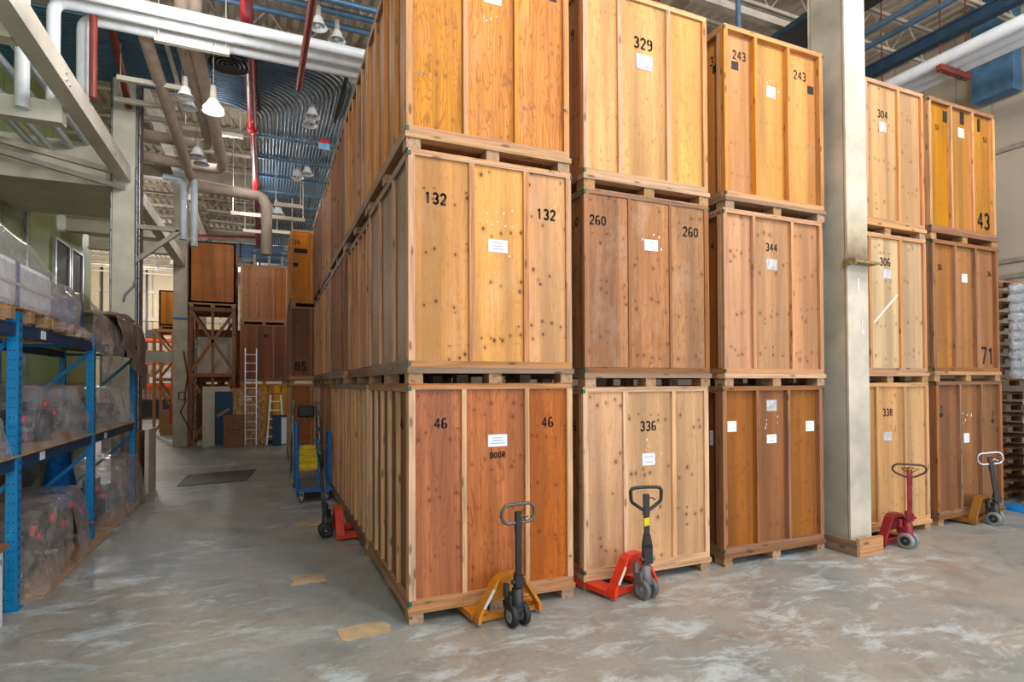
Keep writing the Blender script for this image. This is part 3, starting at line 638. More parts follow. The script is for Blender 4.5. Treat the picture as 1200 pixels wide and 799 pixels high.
# main girders across the hall and along it
for y in (8.2, 16.3, 24.4, 32.5): ibeam('main_beam', (-14 if y > 17 else -6, y, 8.75), (XR, y, 8.75), .24, .55, M['cream_dirty'], '')
for x in (5.25,): ibeam('main_beam', (x, -9, 8.5), (x, YF, 8.5), .24, .5, M['cream_dirty'], '')
ibeam('main_beam', (-3.5, -9, 8.5), (-3.5, YF, 8.5), .24, .4, M['cream_dirty'], '')
def joist(y, x0, x1, m, zb=8.6, zt=9.3, step=.55):
    b = MB()
    for dy in (-.035, .035):
        b.bar((x0, y+dy, zb), (x1, y+dy, zb), .03, .06); b.bar((x0, y+dy, zt), (x1, y+dy, zt), .03, .06)
    x = x0; up = True
    while x < x1-step:
        b.bar((x, y, zb if up else zt), (x+step, y, zt if up else zb), .022, .022); x += step; up = not up
    return S(b.build('truss_beam', m))
y = -8.0
while y < YF-1: joist(y, XL if y < 16.6 else -14, XR, M['cream_dirty'] if int(y) % 3 else M['greycream']); y += 1.55

# ------------------------------------------------------------------ pipes
def pipe(name, label, m, pts, r, cat='pipe', group=None, n=12, joints=True):
    pts = [Vector(p) for p in pts]
    # round the corners
    out = [pts[0]]
    for a, b_, c_ in zip(pts, pts[1:], pts[2:]):
        R_ = min(r*2.4, (b_-a).length/2.1, (c_-b_).length/2.1); p0 = b_+(a-b_).normalized()*R_; p2 = b_+(c_-b_).normalized()*R_
        for i in range(6):
            t_ = i/5; out.append(p0*(1-t_)**2+b_*2*t_*(1-t_)+p2*t_*t_)
    out.append(pts[-1]); return tag(MB().tube(out, r, n).build(name, m), label, cat, group)
# three white lagged pipes across the aisle
ends = ((4.8, -4.02, 'nearest of the three white lagged pipes crossing above the aisle'), (5.12, -3.78, 'middle of the three white lagged pipes crossing above the aisle'), (5.44, -3.52, 'far one of the three white lagged pipes above the aisle, bending beside the red drop'))
for (yy, xe, lab) in ends:
    pipe('lagged_pipe', lab, M['white'], [(8.4, yy, 7.3), (xe, yy, 7.3), (xe, yy, {4.8: 5.6, 5.12: 5.6, 5.44: 6.03}[yy])], .08, 'pipe', 'white lagged pipes across the aisle', 16)
for i, (x, z) in enumerate(((-4.9, 6.45), (-4.7, 6.5), (-4.4, 6.6), (-4.15, 6.7))):
    pipe('grey_pipe', 'grey pipe running back below the joists beside the green wall', M['bluewhite'], [(x, 4.5, z-.2), (x, 8.3, z-.2)], .06, 'pipe', 'grey pipes below the joists by the green wall')
for i, x in enumerate((-2.72, -2.5)):
    pipe('white_duct', 'white duct dropping from a bend behind the column, ' + ('left one of the two' if i == 0 else 'right one of the two'), M['bluewhite'], [(-3.1, 9.6+i*.01, 6.42+.0*i), (x, 9.6, 6.42), (x, 9.6, 5.1)] if i == 0 else [(-2.9, 9.5, 6.5), (x, 9.5, 6.5), (x, 9.5, 4.95)], .07, 'duct', 'pair of white ducts')
# pipes by the right wall, running away from the camera
for i, x in enumerate((9.15, 9.42, 9.69)):
    pipe('lagged_pipe', 'white lagged pipe along the right wall, ' + ('nearest the crates', 'middle of the three', 'nearest the wall')[i], M['white'], [(x, -9, 7.24), (x, 16, 7.24)], .1, 'pipe', 'white lagged pipes along the right wall', 16)
S(MB().box(9.0, 9.16, -9, 20, 7.5, 7.68).box(8.98, 9.18, -9, 20, 7.66, 7.69).build('rail_beam', M['bluesteel']))
for (x, z) in ((8.9, 7.98), (8.65, 8.1)): pipe('steel_conduit', 'blue-grey conduit high above the right-hand crates, ' + ('lower one' if z < 8 else 'upper one'), M['conduit'], [(x, -6, z), (x, 2.6, z), (x-.9, 3.4, z+.1), (x-3, 3.4, z+.1)], .05, 'conduit')
rb = thing('pipe_hanger', 'rusty red hanger bar slung on rods around the right-hand white pipes', 'hanger', (9.45, 1.15, 7.1))
MB().bar((-.38, 0, 0), (.42, 0, 0), .09, .09).build('channel', M['rustred'], rb); MB().tube([(.18+.08*math.cos(a), .0, .0+.09*math.sin(a)) for a in [i*PI/6 for i in range(12)]], .014, 6, True).build('clamp', M['darksteel'], rb)
for x in (-.33, .37): MB().cyl((x, 0, -.08), (x, 0, 1.9), .012, 6).build('threaded_rod', M['rustred'], rb)
for (x, y) in ((9.0, 2.6), (9.85, 2.6), (9.02, -.4)): pipe('hanger_rod', 'thin rod holding up the right-hand pipes', M['rustred'], [(x, y, 7.1), (x, y, 9.3)], .012, 'rod', 'thin rods by the right-hand pipes', 6)
bp = Box('duct_panel', M['bluesteel'], None, XR-.36, XR-.06, 1.35, 2.02, 7.38, 9.3); bp.data.materials.clear(); bp.data.materials.append(plain('blue_duct', (72,112,142), .5)); tag(bp, 'tall blue rectangular duct on the right wall above the pipes', 'duct')
S(MB().box(4.2, 8.6, 2.4, 2.52, 8.0, 8.12).build('strut_beam', M['cream_dirty']))
ut = thing('cable_tray', 'dark cable tray high above crate 304', 'tray', (7.2, 2.8, 7.75)); MB().box(-.35, .35, -3, 3, 0, .03).build('tray_floor', M['darksteel'], ut)
for x in (-.35, .35): MB().box(x-.01, x+.01, -3, 3, 0, .1).build('tray_side', M['bluesteel'], ut)

# red sprinkler pipes
q = at(292.5, 80, 'z', 7.5)
rr = thing('sprinkler_main', 'bright red sprinkler main running away overhead, beside the conduit bundle', 'pipe', (q.x, 0, 7.5))
MB().cyl((0, 2.0, 0), (0, 9.0, 0), .09, 16).build('pipe', M['redpipe'], rr); MB().cyl((0, 9.0, 0), (-.03, 24.5, 0), .075, 16).build('pipe', M['redpipe'], rr)
for y in (3.4, 8.9, 13.2, 17.5): MB().lathe([(.08, -.07), (.12, -.06), (.12, .06), (.08, .07)], 18, Matrix.Translation((0, y, 0)) @ Matrix.Rotation(PI/2, 4, 'X')).build('coupling', M['redpipe'], rr)
for y in (5.9, 12, 18): MB().cyl((0, y, .08), (0, y, 1.8), .01, 6).build('hanger_rod', M['steel'], rr)
for i, (px, py) in enumerate(((385, 28), (385, 12), (420, 8))):
    q = at(px, py, 'z', 8.25)
    pipe('steel_conduit', ('steel-blue pipe crossing just below the trusses behind the nearest lamps', 'second steel-blue pipe crossing below the trusses, nearer the camera', 'third steel-blue pipe crossing below the trusses at the top edge')[i], M['conduit'], [(-2.2, q.y, 8.25), (3.6, q.y, 8.25)], .055, 'conduit')
pipe('sprinkler_branch', 'dull red pipe passing below the white lagged pipes towards the conduit bend', M['rustred'], [tuple(at(371, -30, 'z', 6.95)), tuple(at(350, 104, 'z', 6.95))], .05)
pipe('sprinkler_drop', 'dull red vertical pipe beside the bend of the white lagged pipe', M['rustred'], [(-3.34, 5.2, 9.3), (-3.34, 5.2, 6.05)], .05)
pipe('sprinkler_line', 'dull red slanting pipe ending on the face of the cream column', M['rustred'], [(-3.3, 4.6, 8.4), (-3.4, 7.85, 7.1)], .06)
pipe('sprinkler_line', 'thin dark red pipe crossing far away below the roof', M['redpipe'], [(-3.6, 20, 7.6), (-1.1, 20, 7.75)], .045)
pipe('sprinkler_line', 'dark red pipe seen between the tops of crates 329 and 243', M['redpipe'], [(4.2, 3.0, 7.6), (5.2, 2.2, 8.6)], .04)

# beige lagged pipe loops over the aisle
def up(p): return (p[0], p[1]+.02, 9.3)
def px2(px, py, z): p = at(px, py, 'z', z); return (p.x, p.y, p.z)
pipe('beige_pipe', 'beige lagged pipe loop over the aisle, outer run', M['pink'], [up(px2(228, 48, 7.5)), px2(228, 48, 7.5), px2(263, 200, 6.6), px2(150, 180, 6.6)], .11)
pipe('beige_pipe', 'beige lagged pipe loop over the aisle, inner run', M['pink'], [up(px2(212, 44, 7.5)), px2(212, 44, 7.5), px2(248, 172, 6.9), px2(150, 154, 6.9)], .11)
pipe('beige_pipe', 'beige lagged pipe slanting from the near column towards the timber tower', M['pink'], [up(px2(168, 38, 7.4)), px2(168, 38, 7.4), px2(226, 214, 6.4), px2(300, 228, 6.4)], .1)
bq = [px2(226, 218, 6.3), px2(306, 230, 6.3)]; q = Vector(bq[1])
pipe('beige_pipe', 'beige lagged pipe with a capped drop left of the orange topmost crate', M['pink'], [bq[0], (q.x, q.y, q.z), (q.x+.12, q.y, q.z-.2), (q.x+.12, q.y, q.z-1.35)], .12)
pipe('vent_pipe', 'grey vent pipe hanging from the roof near the far crates', M['cream_dirty'], [px2(348, 168, 8.4), (px2(348, 168, 8.4)[0], px2(348, 168, 8.4)[1], 7.4)], .09)

# galvanised conduits: across, a sweeping bend, then away down the hall
NC = 24
for i in range(NC):
    s = i/(NC-1); yy = 6.1+2.15*s; xx = .46-1.74*s; R_ = .75
    pts = [(-7.0 if yy > 99 else -5.6, yy, 7.7), (xx-R_, yy, 7.7)]
    for a in range(1, 8):
        th = a*PI/16; pts.append((xx-R_+R_*math.sin(th), yy+R_*(1-math.cos(th)), 7.7))
    pts += [(xx, yy+R_, 7.7), (xx, 33.0, 7.7)]
    tag(MB().tube(pts, .026, 8).build('bent_conduit', M['conduit']), 'galvanised conduit in the wide bundle that bends overhead and runs down the hall', 'conduit', 'bundle of bent conduits overhead')
for i, y in enumerate([9.6+1.35*k for k in range(14)]):
    t_ = thing('trapeze_strut', 'blue-grey strut hung on rods below the conduit bundle', 'strut', (-.41, y, 7.66), 0, 'struts below the conduit bundle')
    MB().box(-.95, .95, -.03, .03, -.05, .0).build('channel', M['conduit'], t_)
    for x in (-.92, .92): MB().cyl((x, 0, -.08), (x, 0, 1.7), .01, 6).build('rod', M['steel'], t_)
for x in (-4.6, -2.6, -1.2, .3):
    t_ = thing('trapeze_strut', 'short strut under the crossing part of the conduit bundle', 'strut', (x, 7.1, 7.66), 0, 'struts below the crossing conduits')
    MB().box(-.03, .03, -1.15, 1.15, -.05, 0).build('channel', M['darksteel'] if x > -2 else M['cream_dirty'], t_)
    for y in (-1.12, 1.12): MB().cyl((0, y, -.08), (0, y, 1.7), .01, 6).build('rod', M['steel'], t_)
for (px, py, w) in ((226, 54, .5), (250, 155, .55), (178, 98, .5), (172, 122, .5), (172, 138, .4)):
    p = at(px, py, 'z', 7.1); t_ = thing('trapeze_strut', 'cream strut hung on two rods over the aisle near the beige pipes', 'strut', p, 0, 'cream struts over the aisle')
    MB().box(-w, w, -.04, .04, -.04, .04).build('channel', M['cream'], t_)
    for x in (-w+.05, w-.05): MB().cyl((x, 0, 0), (x, 0, 2.1), .009, 6).build('rod', M['cream_dirty'], t_)
for (px, py, w) in ((315, 254, .95), (306, 272, .5), (338, 241, .35), (328, 272, .4)):
    p = at(px, py, 'z', 6.6); t_ = thing('trapeze_strut', 'cream strut hanging in front of the far conduits', 'strut', p, 0, 'cream struts far down the hall')
    MB().box(-w, w, -.05, .05, -.05, .05).build('channel', M['cream_dirty'], t_)
    for x in (-w+.05, w-.05): MB().cyl((x, 0, 0), (x, 0, 2.6), .012, 6).build('rod', M['cream_dirty'], t_)
# far service pipes and frames over the cross stack
for (x0, x1, y, z, r) in ((-1.6, .6, 19, 6.9, .06), (-1.4, .6, 19.5, 6.25, .05), (-3.4, .4, 25, 7.9, .12), (-3.6, -.4, 22, 7.35, .1)):
    pipe('service_pipe', 'blue-grey service pipe crossing far behind the timber tower', M['conduit'], [(x0, y, z), (x1, y, z)], r, 'pipe', 'service pipes far down the hall')
for x in (-1.45, -.95, -.5): pipe('service_pipe', 'thin pale upright pipe above the far crates', M['greycream'], [(x, 19, 5.6), (x, 19, 7.0)], .04, 'pipe', 'upright pipes above the far crates')
dk = thing('air_duct', 'large white-blue duct high behind the farthest column', 'duct', (-2.6, 26, 7.88)); MB().box(-1.9, 1.1, -.5, .5, -.35, .35).build('duct_body', M['bluewhite'], dk)
for x in (-1.2, -.1, .9): MB().box(x-.03, x+.03, -.52, .52, -.37, .37).build('flange', M['bluesteel'], dk)
dk = thing('air_duct', 'blue rectangular duct above the far end of the aisle', 'duct', (-2.3, 21, 7.3)); MB().box(-1.7, 1.9, -.4, .4, -.28, .28).build('duct_body', plain('blue_duct', (72,112,142), .5), dk)
for x in (-.9, .3): MB().box(x-.03, x+.03, -.42, .42, -.3, .3).build('flange', M['darksteel'], dk)

# round ceiling air diffuser
p = at(268, 76, 'z', 7.22); df = thing('air_diffuser', 'round dark ceiling diffuser of concentric rings on a teal duct', 'diffuser', p)
for r in (.33, .26, .19, .12): MB().lathe([(r, 0), (r-.015, .01), (r-.07, .06), (r-.085, .06), (r-.02, -.005), (r, 0)], 36).build('ring', M['darksteel'], df)
MB().lathe([(0, .0), (.05, .01), (.05, .05)], 24).build('centre_cap', M['darksteel'], df)
MB().lathe([(.29, .05), (.29, .36), (0, .36)], 32).build('duct', plain('teal_duct', (44,66,74), .45, .3), df)

# ------------------------------------------------------------------ high bay lamps
def make_lamp():
    t = thing('high_bay_lamp', 'x', 'lamp')
    MB().lathe([(0, .36), (.05, .36), (.06, .2), (.07, .1), (0, .1)], 16).build('ballast', M['greycream'], t)
    MB().lathe([(.07, .12), (.1, .08), (.125, -.0), (.16, -.07), (.2, -.12), (.205, -.125), (.19, -.118), (.15, -.066), (.11, 0), (.085, .07), (.0, .09)], 28).build('reflector', M['lampwhite'], t)
    MB().lathe([(0, -.11), (.05, -.1), (.075, -.05), (.06, 0), (.03, .05), (0, .06)], 20).build('bulb', M['glass'], t)
    MB().cyl((0, 0, .35), (0, 0, 1.2), .008, 6).build('stem', M['steel'], t)
    return t
lamp0 = make_lamp(); used = False
def lamp(px, py, z, label, s=1.0, lit=False):
    global used
    o = lamp0 if not used else copy_tree(lamp0); used = True
    p = at(px, py, 'z', z); o.location = p; o.scale = (s, s, s); o['label'] = label; o['group'] = 'high bay lamps'
    if lit:
        for ch in o.children:
            if ch.name.startswith('bulb'): ch.scale = (2.35, 2.35, 1.05); ch.data = ch.data.copy(); ch.data.materials.clear(); ch.data.materials.append(M['lit'])
    return o
for (px, py, z, lab, s) in ((373, 26, 7.7, 'white bell lamp high beside the aisle row, left one of the nearest pair', .72), (395, 42, 7.7, 'white bell lamp high beside the aisle row, right one of the nearest pair', .72),
     (366, 132, 7.5, 'white bell lamp below the conduit bundle, upper of the pair by the small sign', .78), (363, 142, 7.5, 'white bell lamp below the conduit bundle, lower of the pair by the small sign', .78),
     (217, 108, 6.7, 'white bell lamp left of the lit lamp, upper of the pair', .7), (221, 121, 6.7, 'white bell lamp left of the lit lamp, lower of the pair', .7),
     (231, 178, 6.3, 'white bell lamp inside the beige pipe loop, left one', .7), (236, 187, 6.3, 'white bell lamp inside the beige pipe loop, right one', .7),
     (349, 204, 7.5, 'white bell lamp above the orange topmost crate, left one of two', .8), (360, 200, 7.5, 'white bell lamp above the orange topmost crate, right one of two', .8),
     (318, 249, 7.4, 'small far bell lamp beside the beige capped pipe, left one', 1.1), (326, 247, 7.4, 'small far bell lamp beside the beige capped pipe, right one', 1.1),
     (222, 232, 7.2, 'small far bell lamp behind the beige pipes', .9)):
    lamp(px, py, z, lab, s)
lamp(250, 124, 6.3, 'the only lit high bay lamp, glowing white over the aisle', .85, True)
for (px, py, y, lab) in ((184, 315, 30, 'small lamp on a cord in front of the far cream wall, lower one'), (202, 307, 30, 'small lamp on a cord in front of the far cream wall, beside the column')):
    q = at(px, py, 'y', y); o = copy_tree(lamp0); o.location = q; o['label'] = lab; o['group'] = 'high bay lamps'
# exit-like small sign below the conduits, seen as red over pale blue
p = at(380, 168, 'z', 7.0); sg = thing('hanging_sign', 'tiny red and light blue hanging marker beside the conduit bundle', 'sign', p)
Box('red_plate', M['redpart'], sg, -.09, .09, -.01, .01, .0, .09); Box('blue_plate', plain('sky_plate', (120,190,230), .4), sg, -.11, .11, -.01, .01, -.13, -.002); MB().cyl((0, 0, .09), (0, 0, 1.6), .008, 6).build('rod', M['steel'], sg)
# far fluorescent
p = at(280, 380, 'y', 30); p = at(280, 316, 'y', 28); o = tag(MB().box(p.x-.3, p.x+.3, 28, 28.2, p.z-.05, p.z+.05).build('tube_light', M['tube']), 'small greenish tube light glimpsed between the tower and the brown crates', 'lamp')
p = at(218, 325, 'y', 36.7)
for i, dz in enumerate((1.1, -1.3)): S(MB().box(p.x-.35, p.x+.55, 36.8, 36.86, p.z+dz-.9, p.z+dz+.9).build('window_%d' % (i+3), M['daylight']))
# overhead rack pipes above crate 243
S(MB().bar((3.0, 2.4, 7.4), (5.2, 2.4, 8.8), .1, .14).build('brace_beam', M['greycream'])); S(MB().bar((5.3, 3.4, 6.6), (5.5, 3.4, 8.8), .14, .14).build('brace_beam', M['greycream']))
pipe('drop_pipe', 'blue-grey drop pipe with a cross arm above crate 243, beside the near column', M['conduit'], [(5.6, 2.0, 8.2), (5.6, 2.0, 6.1)], .04)
pipe('drop_pipe', 'blue-grey cross arm above crate 243', M['conduit'], [(4.2, 2.0, 8.15), (6.2, 2.0, 8.15)], .06)

# floor patches
def patch(name, label, m, pts):
    return tag(MB().prism(pts, .0, .004, 'xy').build(name, m), label, 'floor patch')
mt = plain('mortar_patch', (186,160,128), .8, var=.12, nscale=5)
def quad(x0, y0, x1, y1, j=.06, seed=1):
    r = random.Random(seed); P_ = []
    for (a, b_) in (((x0,y0),(x1,y0)),((x1,y0),(x1,y1)),((x1,y1),(x0,y1)),((x0,y1),(x0,y0))):
        for i in range(5): s = i/5; P_.append((a[0]+(b_[0]-a[0])*s+r.uniform(-j,j), a[1]+(b_[1]-a[1])*s+r.uniform(-j,j)))
    return P_
pa, pb = at(398, 752, 'z', 0), at(452, 727, 'z', 0)
patch('floor_patch', 'tan mortar patch in the floor in front of the corner crate', mt, quad(pa.x, pa.y, pb.x, pb.y, .02, 2))
pa, pb = at(343, 686, 'z', 0), at(378, 671, 'z', 0)
patch('floor_patch', 'small tan mortar patch in the aisle floor short of the side pallet jack', mt, quad(pa.x, pa.y, pb.x, pb.y, .02, 3))
pa, pb = at(345, 618, 'z', 0), at(378, 610, 'z', 0)
patch('floor_patch', 'faint tan floor patch beside the side pallet jack', mt, quad(pa.x, pa.y, pb.x, pb.y, .02, 5))
pl = tag(MB().prism([(-2.62,8.0),(-1.42,8.15),(-1.25,9.75),(-2.6,9.5)], 0, .012, 'xy').build('floor_plate', plain('dark_floor_plate', (74,70,66), .6)), 'dark rectangular plate lying in the aisle floor before the far doors', 'plate')
# ------------------------------------------------------------------ pallet jacks
def jack(label, col, loc, rz, loop, shaft_m, wheel_m, lean=.08, hub=None, decal=None, grip=None, loop_m=None, tagm=None, pump=None, H=.98, steer=0):
    m = metal_paint('jack_%s' % loop+label[:6], col, .42, shade(col, .45), .45)
    t = thing('pallet_jack', label, 'pallet jack', loc, rz, 'pallet jacks')
    pump = pump or M['darksteel']; hub = hub or M['hub']; loop_m = loop_m or shaft_m
    # forks with rounded tips
    for s in (-1, 1):
        xo = s*.235
        MB().prism([(xo-.08, .2), (xo+.08, .2), (xo+.08, 1.18), (xo+.05, 1.28), (xo-.05, 1.28), (xo-.08, 1.18)], .062, .08, 'xy').box(xo-.08, xo-.07, .2, 1.18, .03, .062).box(xo+.07, xo+.08, .2, 1.18, .03, .062).build('fork', m, t)
        MB().cyl((xo-.04, 1.08, .035), (xo+.04, 1.08, .035), .035, 14).build('fork_roller', wheel_m, t)
        # heel plate and sloping side flange of the frame
        MB().prism([(s*.3, .02), (s*.3, .07), (s*.29, .10), (s*.13, .345), (s*.08, .375), (s*.07, .35), (s*.11, .33), (s*.262, .09), (s*.272, .02)][::s], .1, .2).build('frame_flange', m, t, bevel=.004)
    MB().prism([(-.21, .17), (.21, .17), (.115, .335), (-.115, .335)], .175, .19).build('frame_plate', m, t)
    MB().box(-.29, .29, .16, .2, .02, .065).build('torsion_bar', m, t)
    MB().prism([(-.125, .335), (.125, .335), (.08, .377), (-.08, .377)], .1, .2).build('frame_cap', m, t)
    if decal: MB().bar((-.25, .096, .145), (-.158, .096, .285), .004, .026, (0, 0, 1)).build('decal', decal, t)
    # hydraulic unit
    MB().lathe([(0, .13), (.045, .13), (.05, .16), (.045, .3), (.032, .3), (.032, .42), (.02, .43), (0, .43)], 20).build('pump_body', pump, t)
    MB().box(-.07, .05, -.0, .09, .17, .25).cyl((-.075, .05, .24), (-.075, .05, .33), .025).build('pump_housing', pump, t)
    MB().box(-.075, .075, -.05, .08, .13, .155).box(-.008, .008, -.035, .035, .06, .13).build('steer_yoke', pump, t)
    MB().cyl((-.09, 0, .09), (.09, 0, .09), .012, 10).build('axle', M['steel'], t)
    for s in (-1, 1):
        X = Matrix.Translation((s*.055, 0, .09)) @ Matrix.Rotation(PI/2, 4, 'Y')
        w = MB().lathe([(.055, -.025), (.08, -.025), (.09, -.018), (.09, .018), (.08, .025), (.055, .025)], 28, X).build('steer_wheel', wheel_m, t)
        hb = MB().lathe([(0, -.024), (.02, -.024), (.025, -.012), (.052, -.012), (.056, -.024), (.056, .024), (.052, .012), (.025, .012), (.02, .024), (0, .024)], 24, X)
        for k in range(5):
            a = 2*PI*k/5; q = Vector((math.cos(a)*.04, math.sin(a)*.04, 0)); hb.bar(X @ Vector((0,0,0)), X @ (q*1.3), .012, .03)
        hb.build('hub', hub, w)
    # tiller
    h = thing_part('tiller', t, (0, -.02, .34), (lean, 0, steer))
    L = H-.34
    MB().bar((0, 0, 0), (0, 0, L-.12), .045, .03, (0, 1, 0)).build('shaft', shaft_m, h)
    (MB().bar((0, 0, -.02), (0, 0, .15), .085, .05, (0, 1, 0)).prism([(-.045, .12), (.045, .12), (.024, .24), (-.024, .24)], -.025, .025) if loop == 'dee' else MB().bar((0, 0, -.02), (0, 0, .07), .07, .05, (0, 1, 0))).build('shaft_root', shaft_m, h)
    MB().cyl((-.06, 0, .02), (.06, 0, .02), .018, 10).build('pivot', pump, h)
    if loop == 'oval':
        pts = [(.085+.065*math.cos(a), 0, L-.075+.075*math.sin(a)) for a in [(-90+i*15)*PI/180 for i in range(13)]]+[(-.085+.065*math.cos(a), 0, L-.075+.075*math.sin(a)) for a in [(90+i*15)*PI/180 for i in range(13)]]; rr_ = .014
    elif loop == 'dee':
        pts = [(-.05,0,L-.19),(0,0,L-.215),(.05,0,L-.19),(.135,0,L-.13),(.145,0,L-.11),(.15,0,L-.03),(.135,0,L-.008),(.1,0,L),(0,0,L+.003),(-.1,0,L),(-.135,0,L-.008),(-.15,0,L-.03),(-.145,0,L-.11),(-.135,0,L-.13)]; rr_ = .016
    else:
        pts = [(0,0,L-.15),(.05,0,L-.145),(.14,0,L-.1),(.165,0,L-.075),(.17,0,L-.05),(.155,0,L-.02),(.12,0,L-.005),(0,0,L),(-.12,0,L-.0),(-.155,0,L-.02),(-.17,0,L-.05),(-.165,0,L-.075),(-.14,0,L-.1),(-.05,0,L-.145)]; rr_ = .012
    MB().tube(pts, rr_, 10, True).build('handle_loop', loop_m, h)
    MB().tube([(.0, -.01, L-.1), (.04, -.02, L-.09), (.08, -.02, L-.11)] if loop != 'tri' else [(-.08, -.01, L-.05), (.0, -.01, L-.11), (.09, -.01, L-.05), (0, -.01, L-.035), (-.08, -.01, L-.05)], .007, 6).build('control_lever', loop_m, h)
    MB().bar((0, 0, L-.24), (0, 0, L-.06), .05, .036, (0, 1, 0)).build('head', shaft_m if tagm is None else tagm, h)
    MB().tube([(.028, .02, L-.12), (.03, .03, L-.3), (.026, .03, .1)], .004, 6).build('control_rod', M['steel'], h)
    return t
def thing_part(name, parent, loc, rot):
    o = bpy.data.objects.new(name, None); C.objects.link(o); o.parent = parent; o.location = loc; o.rotation_euler = rot; o.empty_display_size = .05; return o

j1 = jack('worn yellow-orange pallet jack with an oval hand loop, its forks under crate 46', (200,126,30), (.8, -.36, 0), .1, 'oval', M['black'], M['rubber'], .0, M['hub'], M['alu'], loop_m=plain('worn_handle', (96,92,90), .35, .5))
j2 = jack('bright red pallet jack with a black five-sided hand loop, its forks under crate 336', (232,60,28), (2.1, -.3, 0), .24, 'dee', M['black'], plain('grey_wheel', (96,96,98), .5), -.03, M['grey'], M['offwhite'], pump=plain('grey_casting', (112,112,114), .45, .2), H=1.0, steer=-.45)
tg = MB().box(-.035, .035, -.055, -.05, .43, .5).build('yellow_tag', M['yellow'], j2, (-.045, 0, .24))
j3 = jack('dark red pallet jack with a wide triangular hand loop, right of the near column', (140,26,30), (5.86, -.26, 0), .12, 'tri', plain('dark_red_paint', (132,28,32), .4), M['hub'], .02, M['darksteel'], None, loop_m=plain('handle_brown', (74,44,40), .4), pump=plain('dark_red_paint', (132,28,32), .4), steer=-.9)
MB().bar((0, -.02, .86), (0, -.02, .93), .05, .04, (0,1,0)).build('yellow_collar', plain('ochre', (196,150,40), .5), j3)
j4 = jack('dirty brown-yellow pallet jack with a chrome hand loop, at the right end of the crates', (148,96,30), (8.02, -.06, 0), .12, 'oval', M['black'], M['hub'], .0, M['darksteel'], None, loop_m=plain('chrome_loop', (190,190,196), .2, .8))
for ch in j4.children:
    if ch.name.startswith('tiller'): ch.rotation_euler = (0, -.13, -.75)
j5 = jack('orange-red pallet jack standing in the aisle, its forks under the side of the crate row', (226,62,34), (-.36, 3.08, 0), -PI/2, 'dee', M['black'], M['rubber'], .06, M['darksteel'], None, H=1.07)

# ------------------------------------------------------------------ blue platform cart and rolling ladder
ct = thing('platform_cart', 'blue steel platform cart with tube rails at both ends, parked in the aisle', 'cart', (-.32, 5.4, 0))
Box('deck', plain('dark_deck', (86,84,84), .6), ct, -.25, .25, .04, 1.2, .2, .225)
MB().box(-.28, .28, 0, .04, .17, .225).box(-.28, -.25, .04, 1.2, .17, .225).box(.25, .28, .04, 1.2, .17, .225).box(-.28, .28, 1.2, 1.24, .17, .225).build('deck_frame', M['cartblue'], ct)
for (x, y, hh) in ((-.26, .0, 1.0), (.1, .0, .86), (.26, 1.2, 1.05), (-.26, 1.2, 1.05)): pass
MB().tube([(-.26, .01, .22), (-.26, .01, .86), (-.24, .01, .93), (-.22, .01, .97)], .018, 8).build('rail_post', M['cartblue'], ct)
MB().tube([(.07, .01, .22), (.07, .01, .95), (.05, .03, 1.0), (-.0, .2, 1.02)], .022, 8).build('rail_post', M['cartblue'], ct)
MB().tube([(-.27, .2, .22), (-.27, .2, 1.3)], .03, 8).build('rail_post', M['cartblue'], ct)
MB().tube([(-.27, .55, .22), (-.27, .55, 1.3)], .03, 8).build('rail_post', M['cartblue'], ct)
er = MB(); er.tube([(.26, .1, .22), (.26, .1, 1.12), (.26, .75, 1.12), (.26, .75, .22)], .018, 8); er.bar((.26, .1, .85), (.26, .75, .85), .03, .03); er.bar((.26, .42, .22), (.26, .42, 1.12), .03, .03); er.build('side_rail', M['cartblue'], ct)
for (x, y) in ((-.2, .08), (.2, .08), (-.2, 1.15), (.2, 1.15)):
    w = MB().cyl((x-.018, y, .06), (x+.018, y, .06), .06, 18).build('caster', M['hub'], ct); MB().box(x-.03, x-.022, y-.03, y+.03, .06, .17).box(x+.022, x+.03, y-.03, y+.03, .06, .17).box(x-.03, x+.03, y-.035, y+.035, .14, .17).build('fork_bracket', M['steel'], w)
ld = thing('rolling_ladder', 'grey rolling ladder with yellow steps and crossed tube handrails, behind the blue cart', 'ladder', (-.32, 7.1, 0))
for i in range(4): Box('step', M['yellow'], ld, -.2, .2, -.1+i*.2, .11+i*.2, .3+i*.1, .325+i*.1); Box('riser', M['yellow'], ld, -.2, .2, .1+i*.2, .11+i*.2, .325+i*.1, .4+i*.1)
for s in (-.25, .23):
    MB().tube([(s, -.12, .1), (s, -.05, .5), (s*1.02, .3, 1.25), (s*.9, .55, 1.62), (s*.9, .75, 1.62), (s*1.02, .95, 1.2), (s*1.1, 1.0, .1)], .02, 8).build('handrail', M['steel'], ld)
    MB().tube([(s*1.1, -.1, .15), (s*.9, .5, 1.55)], .014, 8).tube([(s*1.05, .9, .2), (s*.95, .1, 1.1)], .014, 8).tube([(s*1.3, -.05, .12), (s*1.2, .4, .8), (s, .5, 1.4)], .012, 8).build('brace', M['steel'], ld)
    MB().cyl((s-.015, -.1, .06), (s+.015, -.1, .06), .06, 14).build('caster', M['rubber'], ld)
    Box('yellow_foot', M['yellow'], ld, s-.04, s+.04, -.16, -.06, .1, .16)
Box('black_bag', M['black'], ld, -.16, .16, .45, .6, 1.28, 1.52, .03)
MB().tube([(.0, .44, 1.28), (.05, .42, 1.2), (.12, .44, 1.28)], .012, 6).build('cable', M['black'], ld)

